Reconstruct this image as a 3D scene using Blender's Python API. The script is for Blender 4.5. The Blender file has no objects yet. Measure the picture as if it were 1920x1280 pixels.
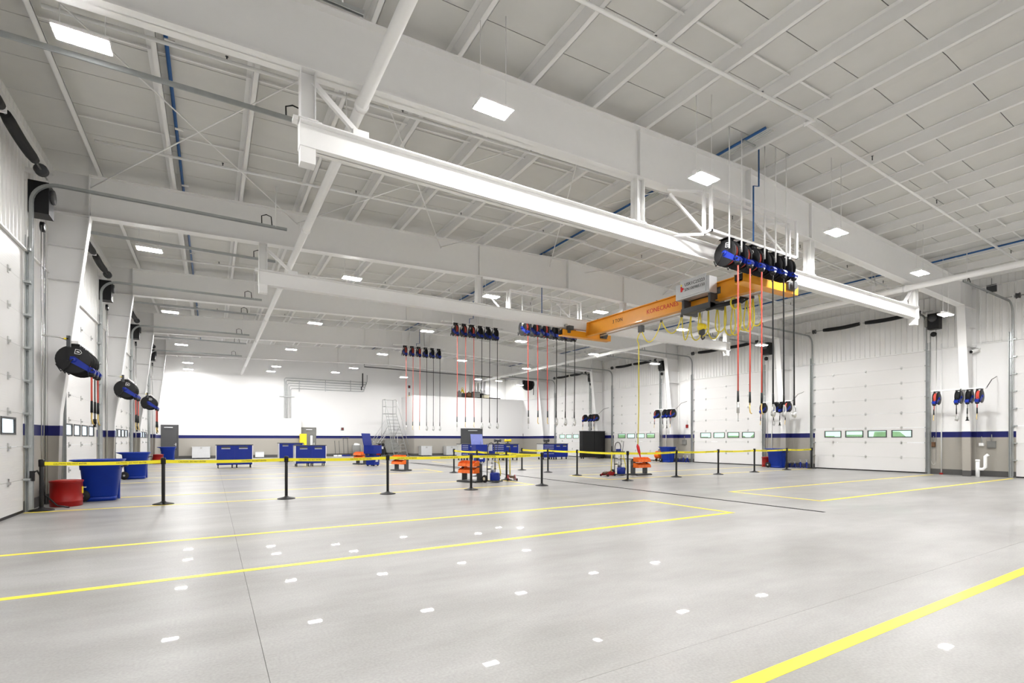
import bpy, math, random
from math import sin, cos, pi, radians
from mathutils import Vector, Matrix
random.seed(7)
sc = bpy.context.scene
col = sc.collection

# ------------------------------------------------------------------ camera, world, exposure
YAW = radians(30.91); F = 938.6; HOR = 823.4; CH = 1.42      # pixel focal length, horizon row, camera height
camd = bpy.data.cameras.new('camera'); cam = bpy.data.objects.new('camera', camd); col.objects.link(cam)
cam.location = (0, 0, CH); cam.rotation_euler = (pi/2, 0, -YAW)
camd.sensor_fit = 'HORIZONTAL'; camd.sensor_width = 36; camd.lens = 36*F/1920
camd.shift_y = (HOR-640)/1920; camd.clip_start = .05; camd.clip_end = 300
sc.camera = cam
w = bpy.data.worlds.new('sky'); sc.world = w; w.use_nodes = True
w.node_tree.nodes['Background'].inputs[0].default_value = (.86, .93, 1, 1)
w.node_tree.nodes['Background'].inputs[1].default_value = 2.6
sc.view_settings.view_transform = 'Standard'; sc.view_settings.look = 'None'
sc.view_settings.gamma = 1; sc.view_settings.use_curve_mapping = False
sc.view_settings.exposure = -0.5
LENS_E = 860                                      # radiance of the high bay lenses

def ray(px, py):
    xc = (px-960)/F
    return Vector((sin(YAW)+xc*cos(YAW), cos(YAW)-xc*sin(YAW), (HOR-py)/F))
def at(px, py, X=None, Y=None, Z=None):          # where the sight line of a pixel meets a known plane
    r = ray(px, py)
    t = X/r.x if X is not None else Y/r.y if Y is not None else (Z-CH)/r.z
    return Vector((r.x*t, r.y*t, r.z*t+CH))

# ------------------------------------------------------------------ materials
M = {}
def nodes(name):
    m = bpy.data.materials.new(name); m.use_nodes = True; M[name] = m
    return m, m.node_tree.nodes, m.node_tree.links, m.node_tree.nodes['Principled BSDF']
def pm(name, c, rough=.5, metal=0, var=.05, scale=6, bump=0, coat=0, spec=.3):
    m, n, l, b = nodes(name)
    tc = n.new('ShaderNodeTexCoord'); no = n.new('ShaderNodeTexNoise'); no.inputs['Scale'].default_value = scale
    no.inputs['Detail'].default_value = 3
    l.new(tc.outputs['Object'], no.inputs['Vector'])
    mx = n.new('ShaderNodeMix'); mx.data_type = 'RGBA'
    mx.inputs['A'].default_value = (*[min(1, v*(1-var)) for v in c], 1)
    mx.inputs['B'].default_value = (*[min(1, v*(1+var)) for v in c], 1)
    l.new(no.outputs['Fac'], mx.inputs['Factor']); l.new(mx.outputs['Result'], b.inputs['Base Color'])
    b.inputs['Roughness'].default_value = rough; b.inputs['Metallic'].default_value = metal
    b.inputs['Coat Weight'].default_value = coat; b.inputs['Specular IOR Level'].default_value = spec
    if bump:
        bp = n.new('ShaderNodeBump'); bp.inputs['Strength'].default_value = bump; bp.inputs['Distance'].default_value = .01
        l.new(no.outputs['Fac'], bp.inputs['Height']); l.new(bp.outputs['Normal'], b.inputs['Normal'])
    return m
pm('white_steel', (.84, .835, .825), .45, var=.02)
pm('white_paint', (.80, .79, .775), .55, var=.03)
pm('liner', (.78, .775, .76), .38, var=.03, scale=2)
pm('deck', (.64, .635, .615), .6, var=.05, scale=3)
pm('galv', (.42, .44, .44), .38, .75, var=.15, scale=9)
pm('steel', (.55, .55, .54), .3, .9, var=.08)
pm('aluminium', (.72, .73, .74), .35, .7, var=.06)
pm('black', (.008, .008, .009), .42, var=.2)
pm('rubber', (.015, .015, .016), .7, var=.2)
pm('charcoal', (.06, .062, .065), .5, var=.08)
pm('grey_door', (.075, .075, .078), .45, var=.06)
pm('midgrey', (.2, .2, .19), .5, var=.1)
pm('hopper_grey', (.23, .23, .215), .5, var=.1)
pm('blue_plastic', (.003, .028, .27), .42, var=.12, scale=4)
pm('blue_steel', (.002, .016, .20), .4, var=.08)
pm('blue_reel', (.005, .022, .26), .38, var=.1)
pm('light_blue', (.22, .26, .62), .4, var=.08)
pm('pipe_blue', (.02, .09, .26), .4, var=.08)
pm('red_can', (.27, .007, .006), .36, var=.1)
pm('red_hose', (.62, .085, .06), .45, var=.08)
pm('orange_bin', (.86, .16, .02), .4, var=.07)
pm('crane_orange', (.80, .33, .02), .36, var=.05, coat=.2)
pm('yellow', (.86, .66, .03), .4, var=.06)
pm('tape_yellow', (.9, .78, .03), .5, var=.03)
pm('line_yellow', (.93, .74, .035), .4, var=.06, scale=20)
pm('cable_yellow', (.72, .60, .05), .45, var=.06)
pm('brass', (.75, .55, .2), .3, .8, var=.06)
pm('cream', (.8, .76, .6), .5)
pm('plate_grey', (.56, .57, .58), .35, .3, var=.06)
pm('white_plastic', (.86, .86, .85), .35, var=.02)
pm('red_mark', (.6, .02, .02), .5)
pm('ink', (.02, .02, .02), .6)
pm('brown', (.12, .06, .03), .5, var=.2)
pm('green_out', (.40, .52, .30), .8, var=.45, scale=1.2)
pm('asphalt', (.22, .22, .21), .9, var=.15)
pm('trench_iron', (.02, .02, .02), .85, var=.2, spec=.1)
pm('joint', (.16, .155, .15), .9, spec=.1)
pm('ladder_grey', (.30, .305, .30), .45, .2, var=.1)

def cmu(nm='block_wall', brick=True):                                        # painted block: dark base, grey wainscot, blue band, white above
    m, n, l, b = nodes(nm)
    g = n.new('ShaderNodeNewGeometry'); sp = n.new('ShaderNodeSeparateXYZ'); l.new(g.outputs['Position'], sp.inputs[0])
    cur = None
    for z, c0, c1 in ((.22, (.085, .083, .08), (.34, .32, .285)), (1.5, None, (.007, .010, .105)), (1.725, None, (.77, .765, .76))):
        gt = n.new('ShaderNodeMath'); gt.operation = 'GREATER_THAN'; gt.inputs[1].default_value = z
        l.new(sp.outputs['Z'], gt.inputs[0])
        mx = n.new('ShaderNodeMix'); mx.data_type = 'RGBA'; mx.inputs['B'].default_value = (*c1, 1)
        if cur is None: mx.inputs['A'].default_value = (*c0, 1)
        else: l.new(cur, mx.inputs['A'])
        l.new(gt.outputs[0], mx.inputs['Factor']); cur = mx.outputs['Result']
    l.new(cur, b.inputs['Base Color']); b.inputs['Roughness'].default_value = .45; b.inputs['Specular IOR Level'].default_value = .3
    if not brick: return
    ad = n.new('ShaderNodeMath'); ad.operation = 'ADD'; l.new(sp.outputs['X'], ad.inputs[0]); l.new(sp.outputs['Y'], ad.inputs[1])
    cb = n.new('ShaderNodeCombineXYZ'); l.new(ad.outputs[0], cb.inputs['X']); l.new(sp.outputs['Z'], cb.inputs['Y'])
    br = n.new('ShaderNodeTexBrick'); br.inputs['Scale'].default_value = 1; br.inputs['Brick Width'].default_value = .4064
    br.inputs['Row Height'].default_value = .2032; br.inputs['Mortar Size'].default_value = .006
    br.inputs['Mortar Smooth'].default_value = .3; l.new(cb.outputs[0], br.inputs['Vector'])
    bp = n.new('ShaderNodeBump'); bp.inputs['Strength'].default_value = .25; bp.inputs['Distance'].default_value = .006; bp.invert = True
    l.new(br.outputs['Fac'], bp.inputs['Height']); l.new(bp.outputs['Normal'], b.inputs['Normal'])
cmu(); cmu('column_paint', False)
def concrete():
    m, n, l, b = nodes('concrete')
    g = n.new('ShaderNodeNewGeometry'); mp = n.new('ShaderNodeMapping'); l.new(g.outputs['Position'], mp.inputs['Vector'])
    mp.inputs['Scale'].default_value = (.35, .9, 1)
    n1 = n.new('ShaderNodeTexNoise'); n1.inputs['Scale'].default_value = 1.1; n1.inputs['Detail'].default_value = 6; n1.inputs['Roughness'].default_value = .6
    l.new(mp.outputs[0], n1.inputs['Vector'])
    n2 = n.new('ShaderNodeTexNoise'); n2.inputs['Scale'].default_value = 55; n2.inputs['Detail'].default_value = 2
    l.new(g.outputs['Position'], n2.inputs['Vector'])
    r = n.new('ShaderNodeValToRGB'); e = r.color_ramp.elements
    e[0].position = .3; e[0].color = (.265, .257, .245, 1); e[1].position = .72; e[1].color = (.405, .399, .390, 1)
    l.new(n1.outputs['Fac'], r.inputs['Fac'])
    mx = n.new('ShaderNodeMix'); mx.data_type = 'RGBA'; mx.blend_type = 'MULTIPLY'; mx.inputs['Factor'].default_value = .35
    r2 = n.new('ShaderNodeValToRGB'); r2.color_ramp.elements[0].color = (.72, .72, .72, 1); r2.color_ramp.elements[1].color = (1.15, 1.15, 1.15, 1)
    r2.color_ramp.elements[0].position = .3; r2.color_ramp.elements[1].position = .7
    l.new(n2.outputs['Fac'], r2.inputs['Fac']); l.new(r.outputs[0], mx.inputs['A']); l.new(r2.outputs[0], mx.inputs['B'])
    l.new(mx.outputs['Result'], b.inputs['Base Color'])
    rr = n.new('ShaderNodeMapRange'); rr.inputs['To Min'].default_value = .33; rr.inputs['To Max'].default_value = .45
    l.new(n1.outputs['Fac'], rr.inputs['Value']); l.new(rr.outputs[0], b.inputs['Roughness'])
    b.inputs['Specular IOR Level'].default_value = .08
    b.inputs['Coat Weight'].default_value = .13; b.inputs['Coat Roughness'].default_value = .015; b.inputs['Coat IOR'].default_value = 1.4
concrete()
def door_skin():
    m, n, l, b = nodes('door_skin')
    b.inputs['Base Color'].default_value = (.70, .69, .68, 1); b.inputs['Roughness'].default_value = .42
    g = n.new('ShaderNodeNewGeometry'); wv = n.new('ShaderNodeTexWave'); wv.bands_direction = 'Z'; wv.inputs['Scale'].default_value = 7
    wv.inputs['Distortion'].default_value = .0
    l.new(g.outputs['Position'], wv.inputs['Vector'])
    bp = n.new('ShaderNodeBump'); bp.inputs['Strength'].default_value = .12; bp.inputs['Distance'].default_value = .004
    l.new(wv.outputs['Fac'], bp.inputs['Height']); l.new(bp.outputs['Normal'], b.inputs['Normal'])
door_skin()
def glass(name, c):
    m, n, l, b = nodes(name)
    tr = n.new('ShaderNodeBsdfTransparent'); tr.inputs[0].default_value = (*c, 1); gl = n.new('ShaderNodeBsdfGlossy'); gl.inputs['Roughness'].default_value = .05
    mx = n.new('ShaderNodeMixShader'); mx.inputs[0].default_value = .06; l.new(tr.outputs[0], mx.inputs[1]); l.new(gl.outputs[0], mx.inputs[2])
    l.new(mx.outputs[0], n['Material Output'].inputs['Surface'])
glass('pane_clear', (.92, .95, .96)); glass('pane_green', (.78, .9, .80))
def emit(name, c, s):
    m, n, l, b = nodes(name)
    b.inputs['Base Color'].default_value = (.9, .9, .9, 1)
    b.inputs['Emission Color'].default_value = (*c, 1); b.inputs['Emission Strength'].default_value = s
emit('led', (1, .99, .975), LENS_E)

# ------------------------------------------------------------------ mesh helpers
class MB:
    def __init__(s): s.v = []; s.f = []; s.sm = []
    def add(s, vs, fs, sm=False):
        k = len(s.v); s.v += [tuple(v) for v in vs]
        s.f += [tuple(i+k for i in f) for f in fs]; s.sm += [sm]*len(fs); return s
    def box(s, x0, x1, y0, y1, z0, z1):
        return s.add([(x, y, z) for x in (x0, x1) for y in (y0, y1) for z in (z0, z1)],
                     [(0, 1, 3, 2), (4, 6, 7, 5), (0, 4, 5, 1), (2, 3, 7, 6), (0, 2, 6, 4), (1, 5, 7, 3)])
    def cbox(s, c, d):
        return s.box(c[0]-d[0]/2, c[0]+d[0]/2, c[1]-d[1]/2, c[1]+d[1]/2, c[2]-d[2]/2, c[2]+d[2]/2)
    def bar(s, p, q, wd, ht, up=(0, 0, 1)):       # rectangular bar from p to q
        p, q = Vector(p), Vector(q); d = (q-p).normalized(); up = Vector(up)
        if abs(d.dot(up)) > .98: up = Vector((1, 0, 0))
        a = d.cross(up).normalized(); b = a.cross(d)
        vs = [o+a*i*wd/2+b*j*ht/2 for o in (p, q) for i, j in ((-1, -1), (1, -1), (1, 1), (-1, 1))]
        return s.add(vs, [(0, 1, 2, 3), (7, 6, 5, 4), (0, 4, 5, 1), (1, 5, 6, 2), (2, 6, 7, 3), (3, 7, 4, 0)])
    def tube(s, pts, r, n=8, cap=True, closed=False):
        pts = [Vector(p) for p in pts]; N = len(pts); rs = r if isinstance(r, (list, tuple)) else [r]*N
        rings = []; ref = None
        for i, p in enumerate(pts):
            a = pts[i-1] if (i or closed) else p; b = pts[(i+1) % N] if (i < N-1 or closed) else p
            d = (b-a).normalized()
            if ref is None:
                ref = Vector((0, 0, 1)) if abs(d.z) < .9 else Vector((1, 0, 0))
            u = (ref-d*ref.dot(d))
            if u.length < 1e-4: u = d.orthogonal()
            u.normalize(); ref = u; v = d.cross(u)
            rings.append([p+(u*cos(2*pi*k/n)+v*sin(2*pi*k/n))*rs[i] for k in range(n)])
        vs = [q for g in rings for q in g]; fs = []
        for i in range(N if closed else N-1):
            j = (i+1) % N
            for k in range(n): fs.append((i*n+k, i*n+(k+1) % n, j*n+(k+1) % n, j*n+k))
        s.add(vs, fs, True)
        if cap and not closed:
            k0 = len(s.v)-len(vs)
            s.f += [tuple(k0+i for i in reversed(range(n))), tuple(k0+(N-1)*n+i for i in range(n))]; s.sm += [False]*2
        return s
    def cyl(s, p, q, r, n=12, r2=None): return s.tube([p, q], [r, r if r2 is None else r2], n)
    def lathe(s, prof, c=(0, 0, 0), n=20, axis='z'):
        vs = []
        for r, h in prof:
            for k in range(n):
                a, b = r*cos(2*pi*k/n), r*sin(2*pi*k/n)
                q = (a, b, h) if axis == 'z' else (h, a, b) if axis == 'x' else (b, h, a)
                vs.append((q[0]+c[0], q[1]+c[1], q[2]+c[2]))
        m = len(prof); fs = [(i*n+k, i*n+(k+1) % n, (i+1)*n+(k+1) % n, (i+1)*n+k) for i in range(m-1) for k in range(n)]
        s.add(vs, fs, True); k0 = len(s.v)-len(vs)
        s.f += [tuple(k0+i for i in reversed(range(n))), tuple(k0+(m-1)*n+i for i in range(n))]; s.sm += [False]*2
        return s
    def prism(s, poly, a, b, axis='y'):           # polygon extruded along an axis
        def P(u, v, t): return (u, t, v) if axis == 'y' else (t, u, v) if axis == 'x' else (u, v, t)
        n = len(poly); vs = [P(u, v, a) for u, v in poly]+[P(u, v, b) for u, v in poly]
        return s.add(vs, [tuple(range(n)), tuple(range(2*n-1, n-1, -1))]+[(i, (i+1) % n, (i+1) % n+n, i+n) for i in range(n)])
    def loft(s, secs, n=28, cap=True):            # superellipse sections (z, cx, cy, hx, hy, e)
        vs = []
        for z, cx, cy, hx, hy, e in secs:
            for k in range(n):
                t = 2*pi*k/n; c_, s_ = cos(t), sin(t)
                vs.append((cx+hx*math.copysign(abs(c_)**(2/e), c_), cy+hy*math.copysign(abs(s_)**(2/e), s_), z))
        m = len(secs); s.add(vs, [(i*n+k, i*n+(k+1) % n, (i+1)*n+(k+1) % n, (i+1)*n+k) for i in range(m-1) for k in range(n)], True)
        k0 = len(s.v)-len(vs)
        if cap: s.f += [tuple(k0+i for i in reversed(range(n))), tuple(k0+(m-1)*n+i for i in range(n))]; s.sm += [False]*2
        return s
    def torus(s, c, R, r, axis='x', n=24, k=8):
        def P(t):
            a, b = R*cos(t), R*sin(t)
            return (c[0], c[1]+a, c[2]+b) if axis == 'x' else (c[0]+a, c[1], c[2]+b) if axis == 'y' else (c[0]+a, c[1]+b, c[2])
        return s.tube([P(2*pi*i/n) for i in range(n)], r, k, closed=True)
    def build(s, name, mat, parent=None, loc=None):
        me = bpy.data.meshes.new(name); me.from_pydata(s.v, [], s.f)
        me.polygons.foreach_set('use_smooth', s.sm); me.materials.append(M[mat]); me.update()
        o = bpy.data.objects.new(name, me); col.objects.link(o)
        if parent: o.parent = parent
        if loc: o.location = loc
        return o
def tag(o, label, cat, group=None):
    o['label'] = label; o['category'] = cat
    if group: o['group'] = group
    return o
def thing(name, label, cat, loc=(0, 0, 0), rz=0, group=None):
    o = bpy.data.objects.new(name, None); col.objects.link(o); o.location = loc; o.rotation_euler = (0, 0, rz)
    o.empty_display_size = .2
    return tag(o, label, cat, group)
def struct(name, loc=(0, 0, 0)):
    o = bpy.data.objects.new(name, None); col.objects.link(o); o.location = loc; o['kind'] = 'structure'; return o
def copy_tree(o, parent=None, cache={}):
    c = o.copy(); col.objects.link(c); c.parent = parent
    for ch in list(o.children): copy_tree(ch, c)
    return c
def text_mesh(name, body, size, mat, parent, mtx, depth=.004):
    cu = bpy.data.curves.new(name, 'FONT'); cu.body = body; cu.size = size; cu.align_x = 'CENTER'; cu.align_y = 'CENTER'
    cu.extrude = depth/2; cu.resolution_u = 2
    t = bpy.data.objects.new(name+'_tmp', cu); col.objects.link(t)
    dg = bpy.context.evaluated_depsgraph_get()
    me = bpy.data.meshes.new_from_object(t.evaluated_get(dg)); me.name = name
    bpy.data.objects.remove(t); bpy.data.curves.remove(cu)
    me.materials.clear(); me.materials.append(M[mat])
    o = bpy.data.objects.new(name, me); col.objects.link(o); o.parent = parent; o.matrix_local = mtx
    return o
ORD = ['nearest', 'second', 'third', 'fourth', 'fifth', 'sixth', 'seventh', 'eighth', 'ninth', 'tenth', 'eleventh', 'twelfth', 'thirteenth', 'fourteenth', 'fifteenth', 'sixteenth']
FIRST = ['first']+ORD[1:]

# ------------------------------------------------------------------ the hall
XL, XR, YN, YF = -3.14, 25.48, -6.85, 43.8
XC = (XL+XR)/2; PITCH = 7.2; FR = [7.55+PITCH*k for k in range(-1, 5)]
def ztop(x): return 7.97-.0417*abs(x-XC)          # top of rafters = underside of purlins
def zbot(x): return 6.90-.032*abs(x-XC)           # underside of rafters
ZD = .24                                          # purlin depth
LD = [(8.75+PITCH*k, 13.2+PITCH*k) for k in range(-1, 4)]     # door openings, left wall
RD = [(9.05+PITCH*k, 13.5+PITCH*k) for k in range(-1, 4)]     # door openings, right wall
DH = 5.12; TRX = 10.26

# floor slabs, recessed joints
floor = struct('floor')
MB().box(XL-.3, XR+.3, YN, YF+.3, -.3, -.006).build('floor_bed', 'joint', floor)
xs = [XL-.3, .29, TRX-.06, TRX+.06, 15.6, XR+.3]; ys = [YN, 2.32, 11.0, 18.2, 25.4, 32.6, YF+.3]
g = .0016
for i in range(5):
    if i == 2: continue
    for j in range(6):
        MB().box(xs[i]+g, xs[i+1]-g, ys[j]+g, ys[j+1]-g, -.2, 0).build('floor_slab', 'concrete', floor)
MB().box(TRX-.058, TRX+.058, YN, 5.25, -.2, 0).build('floor_slab', 'concrete', floor)
td = thing('trench_drain', 'long narrow black trench drain grate set in the concrete aisle', 'drain', (TRX, 5.26, 0))
MB().box(-.056, .056, 0, 34.6, -.15, -.012).build('channel', 'trench_iron', td)
gr = MB()
for k in range(560): gr.box(-.05, .05, .02+k*.061, .02+k*.061+.038, -.012, -.001)
gr.box(-.056, -.046, 0, 34.6, -.012, 0); gr.box(.046, .056, 0, 34.6, -.012, 0)
go = gr.build('grate', 'trench_iron', td); go['kind'] = 'stuff'

# painted floor lanes
def lane(pts, label, wd=.1):
    o = thing('floor_line', label, 'floor marking', (pts[0][0], pts[0][1], 0), 0, 'yellow floor lines')
    for (x0, y0), (x1, y1) in zip(pts, pts[1:]):
        x0, x1, y0, y1 = x0-pts[0][0], x1-pts[0][0], y0-pts[0][1], y1-pts[0][1]
        MB().box(min(x0, x1)-(wd/2 if x0 == x1 else 0), max(x0, x1)+(wd/2 if x0 == x1 else 0),
                 min(y0, y1)-wd/2, max(y0, y1)+wd/2, .0005, .002).build('paint_stripe', 'line_yellow', o)
lane([(XL+.02, 6.14), (8.64, 6.14), (8.64, 8.44), (XL+.02, 8.44)], 'open yellow painted box across the foreground floor left of the drain')
lane([(24.9, 6.25), (12.05, 6.25), (12.05, 8.6), (24.9, 8.6)], 'open yellow painted box on the floor reaching the nearest right pier')
lane([(1.6, 1.80), (24.9, 1.80)], 'broad yellow painted line crossing the bottom right floor corner')
for k in range(1, 4):
    o = PITCH*k
    lane([(XL+.02, 5.93+o), (8.64, 5.93+o), (8.64, 8.2+o), (XL+.02, 8.2+o)], 'yellow painted floor box by the left wall, %s one beyond the belt barrier' % FIRST[k-1])
    lane([(24.9, 6.2+o), (12.05, 6.2+o), (12.05, 8.5+o), (24.9, 8.5+o)], 'yellow painted floor box by the right wall, %s one beyond the belt barrier' % FIRST[k-1])

# roof: purlins and deck panels
ceil = struct('ceiling')
PX = sorted([XC+s*(.705+1.41*k) for s in (-1, 1) for k in range(10)])
for x in PX:
    z = ztop(x); s = 1 if x < XC else -1
    m = MB(); L0, L1 = YN-.05, YF+.2
    m.box(x-.004, x+.004, L0, L1, z, z+ZD)
    m.box(x, x+.085, L0, L1, z, z+.007).box(x-.085, x, L0, L1, z+ZD-.007, z+ZD)
    m.box(x+.078, x+.085, L0, L1, z, z+.025)
    m.build('purlin', 'white_steel', ceil)
for s, x in ((1, XL+.02), (-1, XR-.02)):          # eave struts
    z = ztop(x); m = MB().box(x-.005, x+.005, YN, YF, z-.12, z+ZD)
    m.box(min(x, x+s*.1), max(x, x+s*.1), YN, YF, z-.12, z-.112); m.build('eave_strut', 'white_steel', ceil)
edges = [XL-.25]+PX+[XR+.25]; PW = 1.06; pan = []
mesh_for = {}
for i in range(len(edges)-1):
    x0, x1 = edges[i], edges[i+1]
    for j in range(48):
        y0 = YN-.1+j*PW; cx, cy = (x0+x1)/2, y0+PW/2
        d = cx*sin(YAW)+cy*cos(YAW); r = cx*cos(YAW)-cy*sin(YAW)
        vis = d > 1.5 and abs(r/d) < 1.08 and HOR-F*(ztop(cx)+ZD-CH)/d > -60
        pan.append((-(1/d**2) if vis else 1, i, y0))
pan.sort(); rest = MB()
def panel(mb, x0, x1, y0, oy=0):
    xm = XC if x0 < XC < x1 else None
    xsn = [x0, xm, x1] if xm else [x0, x1]
    for a, b in zip(xsn, xsn[1:]):
        za, zb = ztop(a)+ZD+.001, ztop(b)+ZD+.001; ya, yb = y0-oy+.006, y0+PW-oy-.006
        mb.add([(a, ya, za), (b, ya, zb), (b, yb, zb), (a, yb, za), (a, ya+.012, za+.04), (b, ya+.012, zb+.04), (b, yb-.012, zb+.04), (a, yb-.012, za+.04)],
               [(0, 3, 2, 1), (4, 5, 6, 7), (0, 1, 5, 4), (2, 3, 7, 6), (0, 4, 7, 3), (1, 2, 6, 5)])
for n, (k, i, y0) in enumerate(pan):
    if n < 300 and k < 0:
        if i not in mesh_for:
            mb = MB(); panel(mb, edges[i], edges[i+1], 0); o = mb.build('deck_panel', 'deck', ceil); mesh_for[i] = o.data
        else:
            o = bpy.data.objects.new('deck_panel', mesh_for[i]); col.objects.link(o); o.parent = ceil
        o.location = (0, y0, 0)
    else: panel(rest, edges[i], edges[i+1], y0)
ro = rest.build('deck_panel_field', 'deck', ceil); ro['kind'] = 'stuff'
MB().box(XL-.3, XR+.3, YN-.2, YF+.4, 8.4, 8.5).build('roof_skin', 'charcoal', ceil)
for k in range(-1, 5):                            # flat straps tying the purlins together
    for dy in (2.3, 4.9):
        y = FR[k+1]+dy
        if y > YF-.5: continue
        for i, (a, b) in enumerate(zip(PX, PX[1:])):
            if abs(a-XC) < 1: continue
            MB().bar((a, y, ztop(a)+ZD*.8), (b, y, ztop(b)+ZD*.8), .035, .012).build('purlin_strap', 'white_steel', ceil)

# walls
def wall_side(name, X, s, doors):
    wl = struct(name)
    cuts = [YN]+[v for d in doors for v in d]+[YF]
    for a, b in zip(cuts[0::2], cuts[1::2]):
        MB().box(min(X, X-s*.1), max(X, X-s*.1), a, b, 0, DH+.02).build('block_pier', 'block_wall', wl)
    m = MB(); y = YN; prof = []                   # corrugated liner sheet above the door heads
    while y < YF:
        prof += [(y, 0), (y+.13, 0), (y+.145, .028), (y+.18, .028), (y+.195, 0)]; y += .2
    prof.append((YF, 0)); zt = ztop(X)+.3
    for (y0, n0), (y1, n1) in zip(prof, prof[1:]):
        m.add([(X+s*n0, y0, DH), (X+s*n1, y1, DH), (X+s*n1, y1, zt), (X+s*n0, y0, zt)], [(0, 1, 2, 3)])
    m.build('corrugated_liner', 'liner', wl)
    MB().box(min(X-s*.02, X-s*.1), max(X-s*.02, X-s*.1), YN, YF, DH+.02, zt).build('wall_backing', 'white_paint', wl)
    MB().box(min(X, X+s*.05), max(X, X+s*.05), YN, YF, DH-.03, DH).build('drip_trim', 'white_steel', wl)
    return wl
wall_side('wall_left', XL, 1, LD); wall_side('wall_right', XR, -1, RD)
wn = struct('wall_near'); MB().box(XL-.3, XR+.3, YN-.3, YN, 0, 8.4).build('block_wall_face', 'block_wall', wn)
wf = struct('wall_far')
MB().box(XL-.3, XR+.3, YF, YF+.3, 0, 8.4).build('block_wall_face', 'block_wall', wf)
MB().box(XL, 6.15, YF-.4, YF, 0, 3.1).build('low_block_wall', 'block_wall', wf)
RX0, RY = 14.62, 40.5
wr = struct('wall_room')
MB().box(RX0, XR, RY, YF, 0, 5.12).build('room_block_wall', 'block_wall', wr)
MB().box(RX0-.02, XR, RY-.02, YF, 5.12, 5.16).build('room_coping', 'white_steel', wr)

# rigid frames
def frame(k, Y):
    lab = ['behind the camera', 'nearest in view, above the crane reels', 'second in view at the far crane end', 'third in view', 'fourth in view', 'fifth in view, nearest the far wall'][k]
    t = thing('rigid_frame', 'white tapered steel portal frame spanning the hall, '+lab, 'steel frame', (0, Y, 0), 0, 'portal frames')
    fw = .13
    for s, X, b0, b2, kn in ((1, XL, -2.95, -2.9, -2.39), (-1, XR, 24.95, 24.9, 24.35)):
        o = X+s*.03; zk = zbot(kn); zo = ztop(o)
        c = MB().prism([(o, 0), (b0, 0), (b2, 2), (kn, zk), (kn, ztop(kn)), (o, zo)], -.008, .008)
        for (xa, za), (xb, zb) in (((b0, 0), (b2, 2)), ((b2, 2), (kn, zk))):
            c.prism([(xa, za), (xb, zb), (xb+s*.018, zb), (xa+s*.018, za)], -fw, fw)
        c.box(min(o, o-s*.015), max(o, o-s*.015), -fw, fw, 0, zo)
        for z in (zk, zk-.75, zk-1.5):            # stiffeners at the knee
            xi = b2+(kn-b2)*(z-2)/(zk-2); c.box(min(o, xi), max(o, xi), -fw+.01, fw-.01, z-.008, z+.008)
        c.box(kn-.01, kn+.01, -fw, fw, zk, ztop(kn)); c.build('column', 'column_paint', t)
        a, b = kn, XC
        rf = MB().prism([(a, zbot(a)), (b, zbot(b)), (b, ztop(b)), (a, ztop(a))], -.008, .008)
        rf.prism([(a, zbot(a)), (b, zbot(b)), (b, zbot(b)+.02), (a, zbot(a)+.02)], -fw, fw)
        rf.prism([(a, ztop(a)-.02), (b, ztop(b)-.02), (b, ztop(b)-.001), (a, ztop(a)-.001)], -fw, fw)
        for x in ([7.55] if s > 0 else [13.95]): rf.box(x-.008, x+.008, -fw+.05, fw-.05, zbot(x), ztop(x)-.02)
        rf.build('rafter', 'white_steel', t)
    MB().box(XC-.02, XC+.02, -fw-.02, fw+.02, zbot(XC)-.03, ztop(XC)-.002).build('ridge_splice', 'white_steel', t)
for k, Y in enumerate(FR): frame(k, Y)

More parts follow.
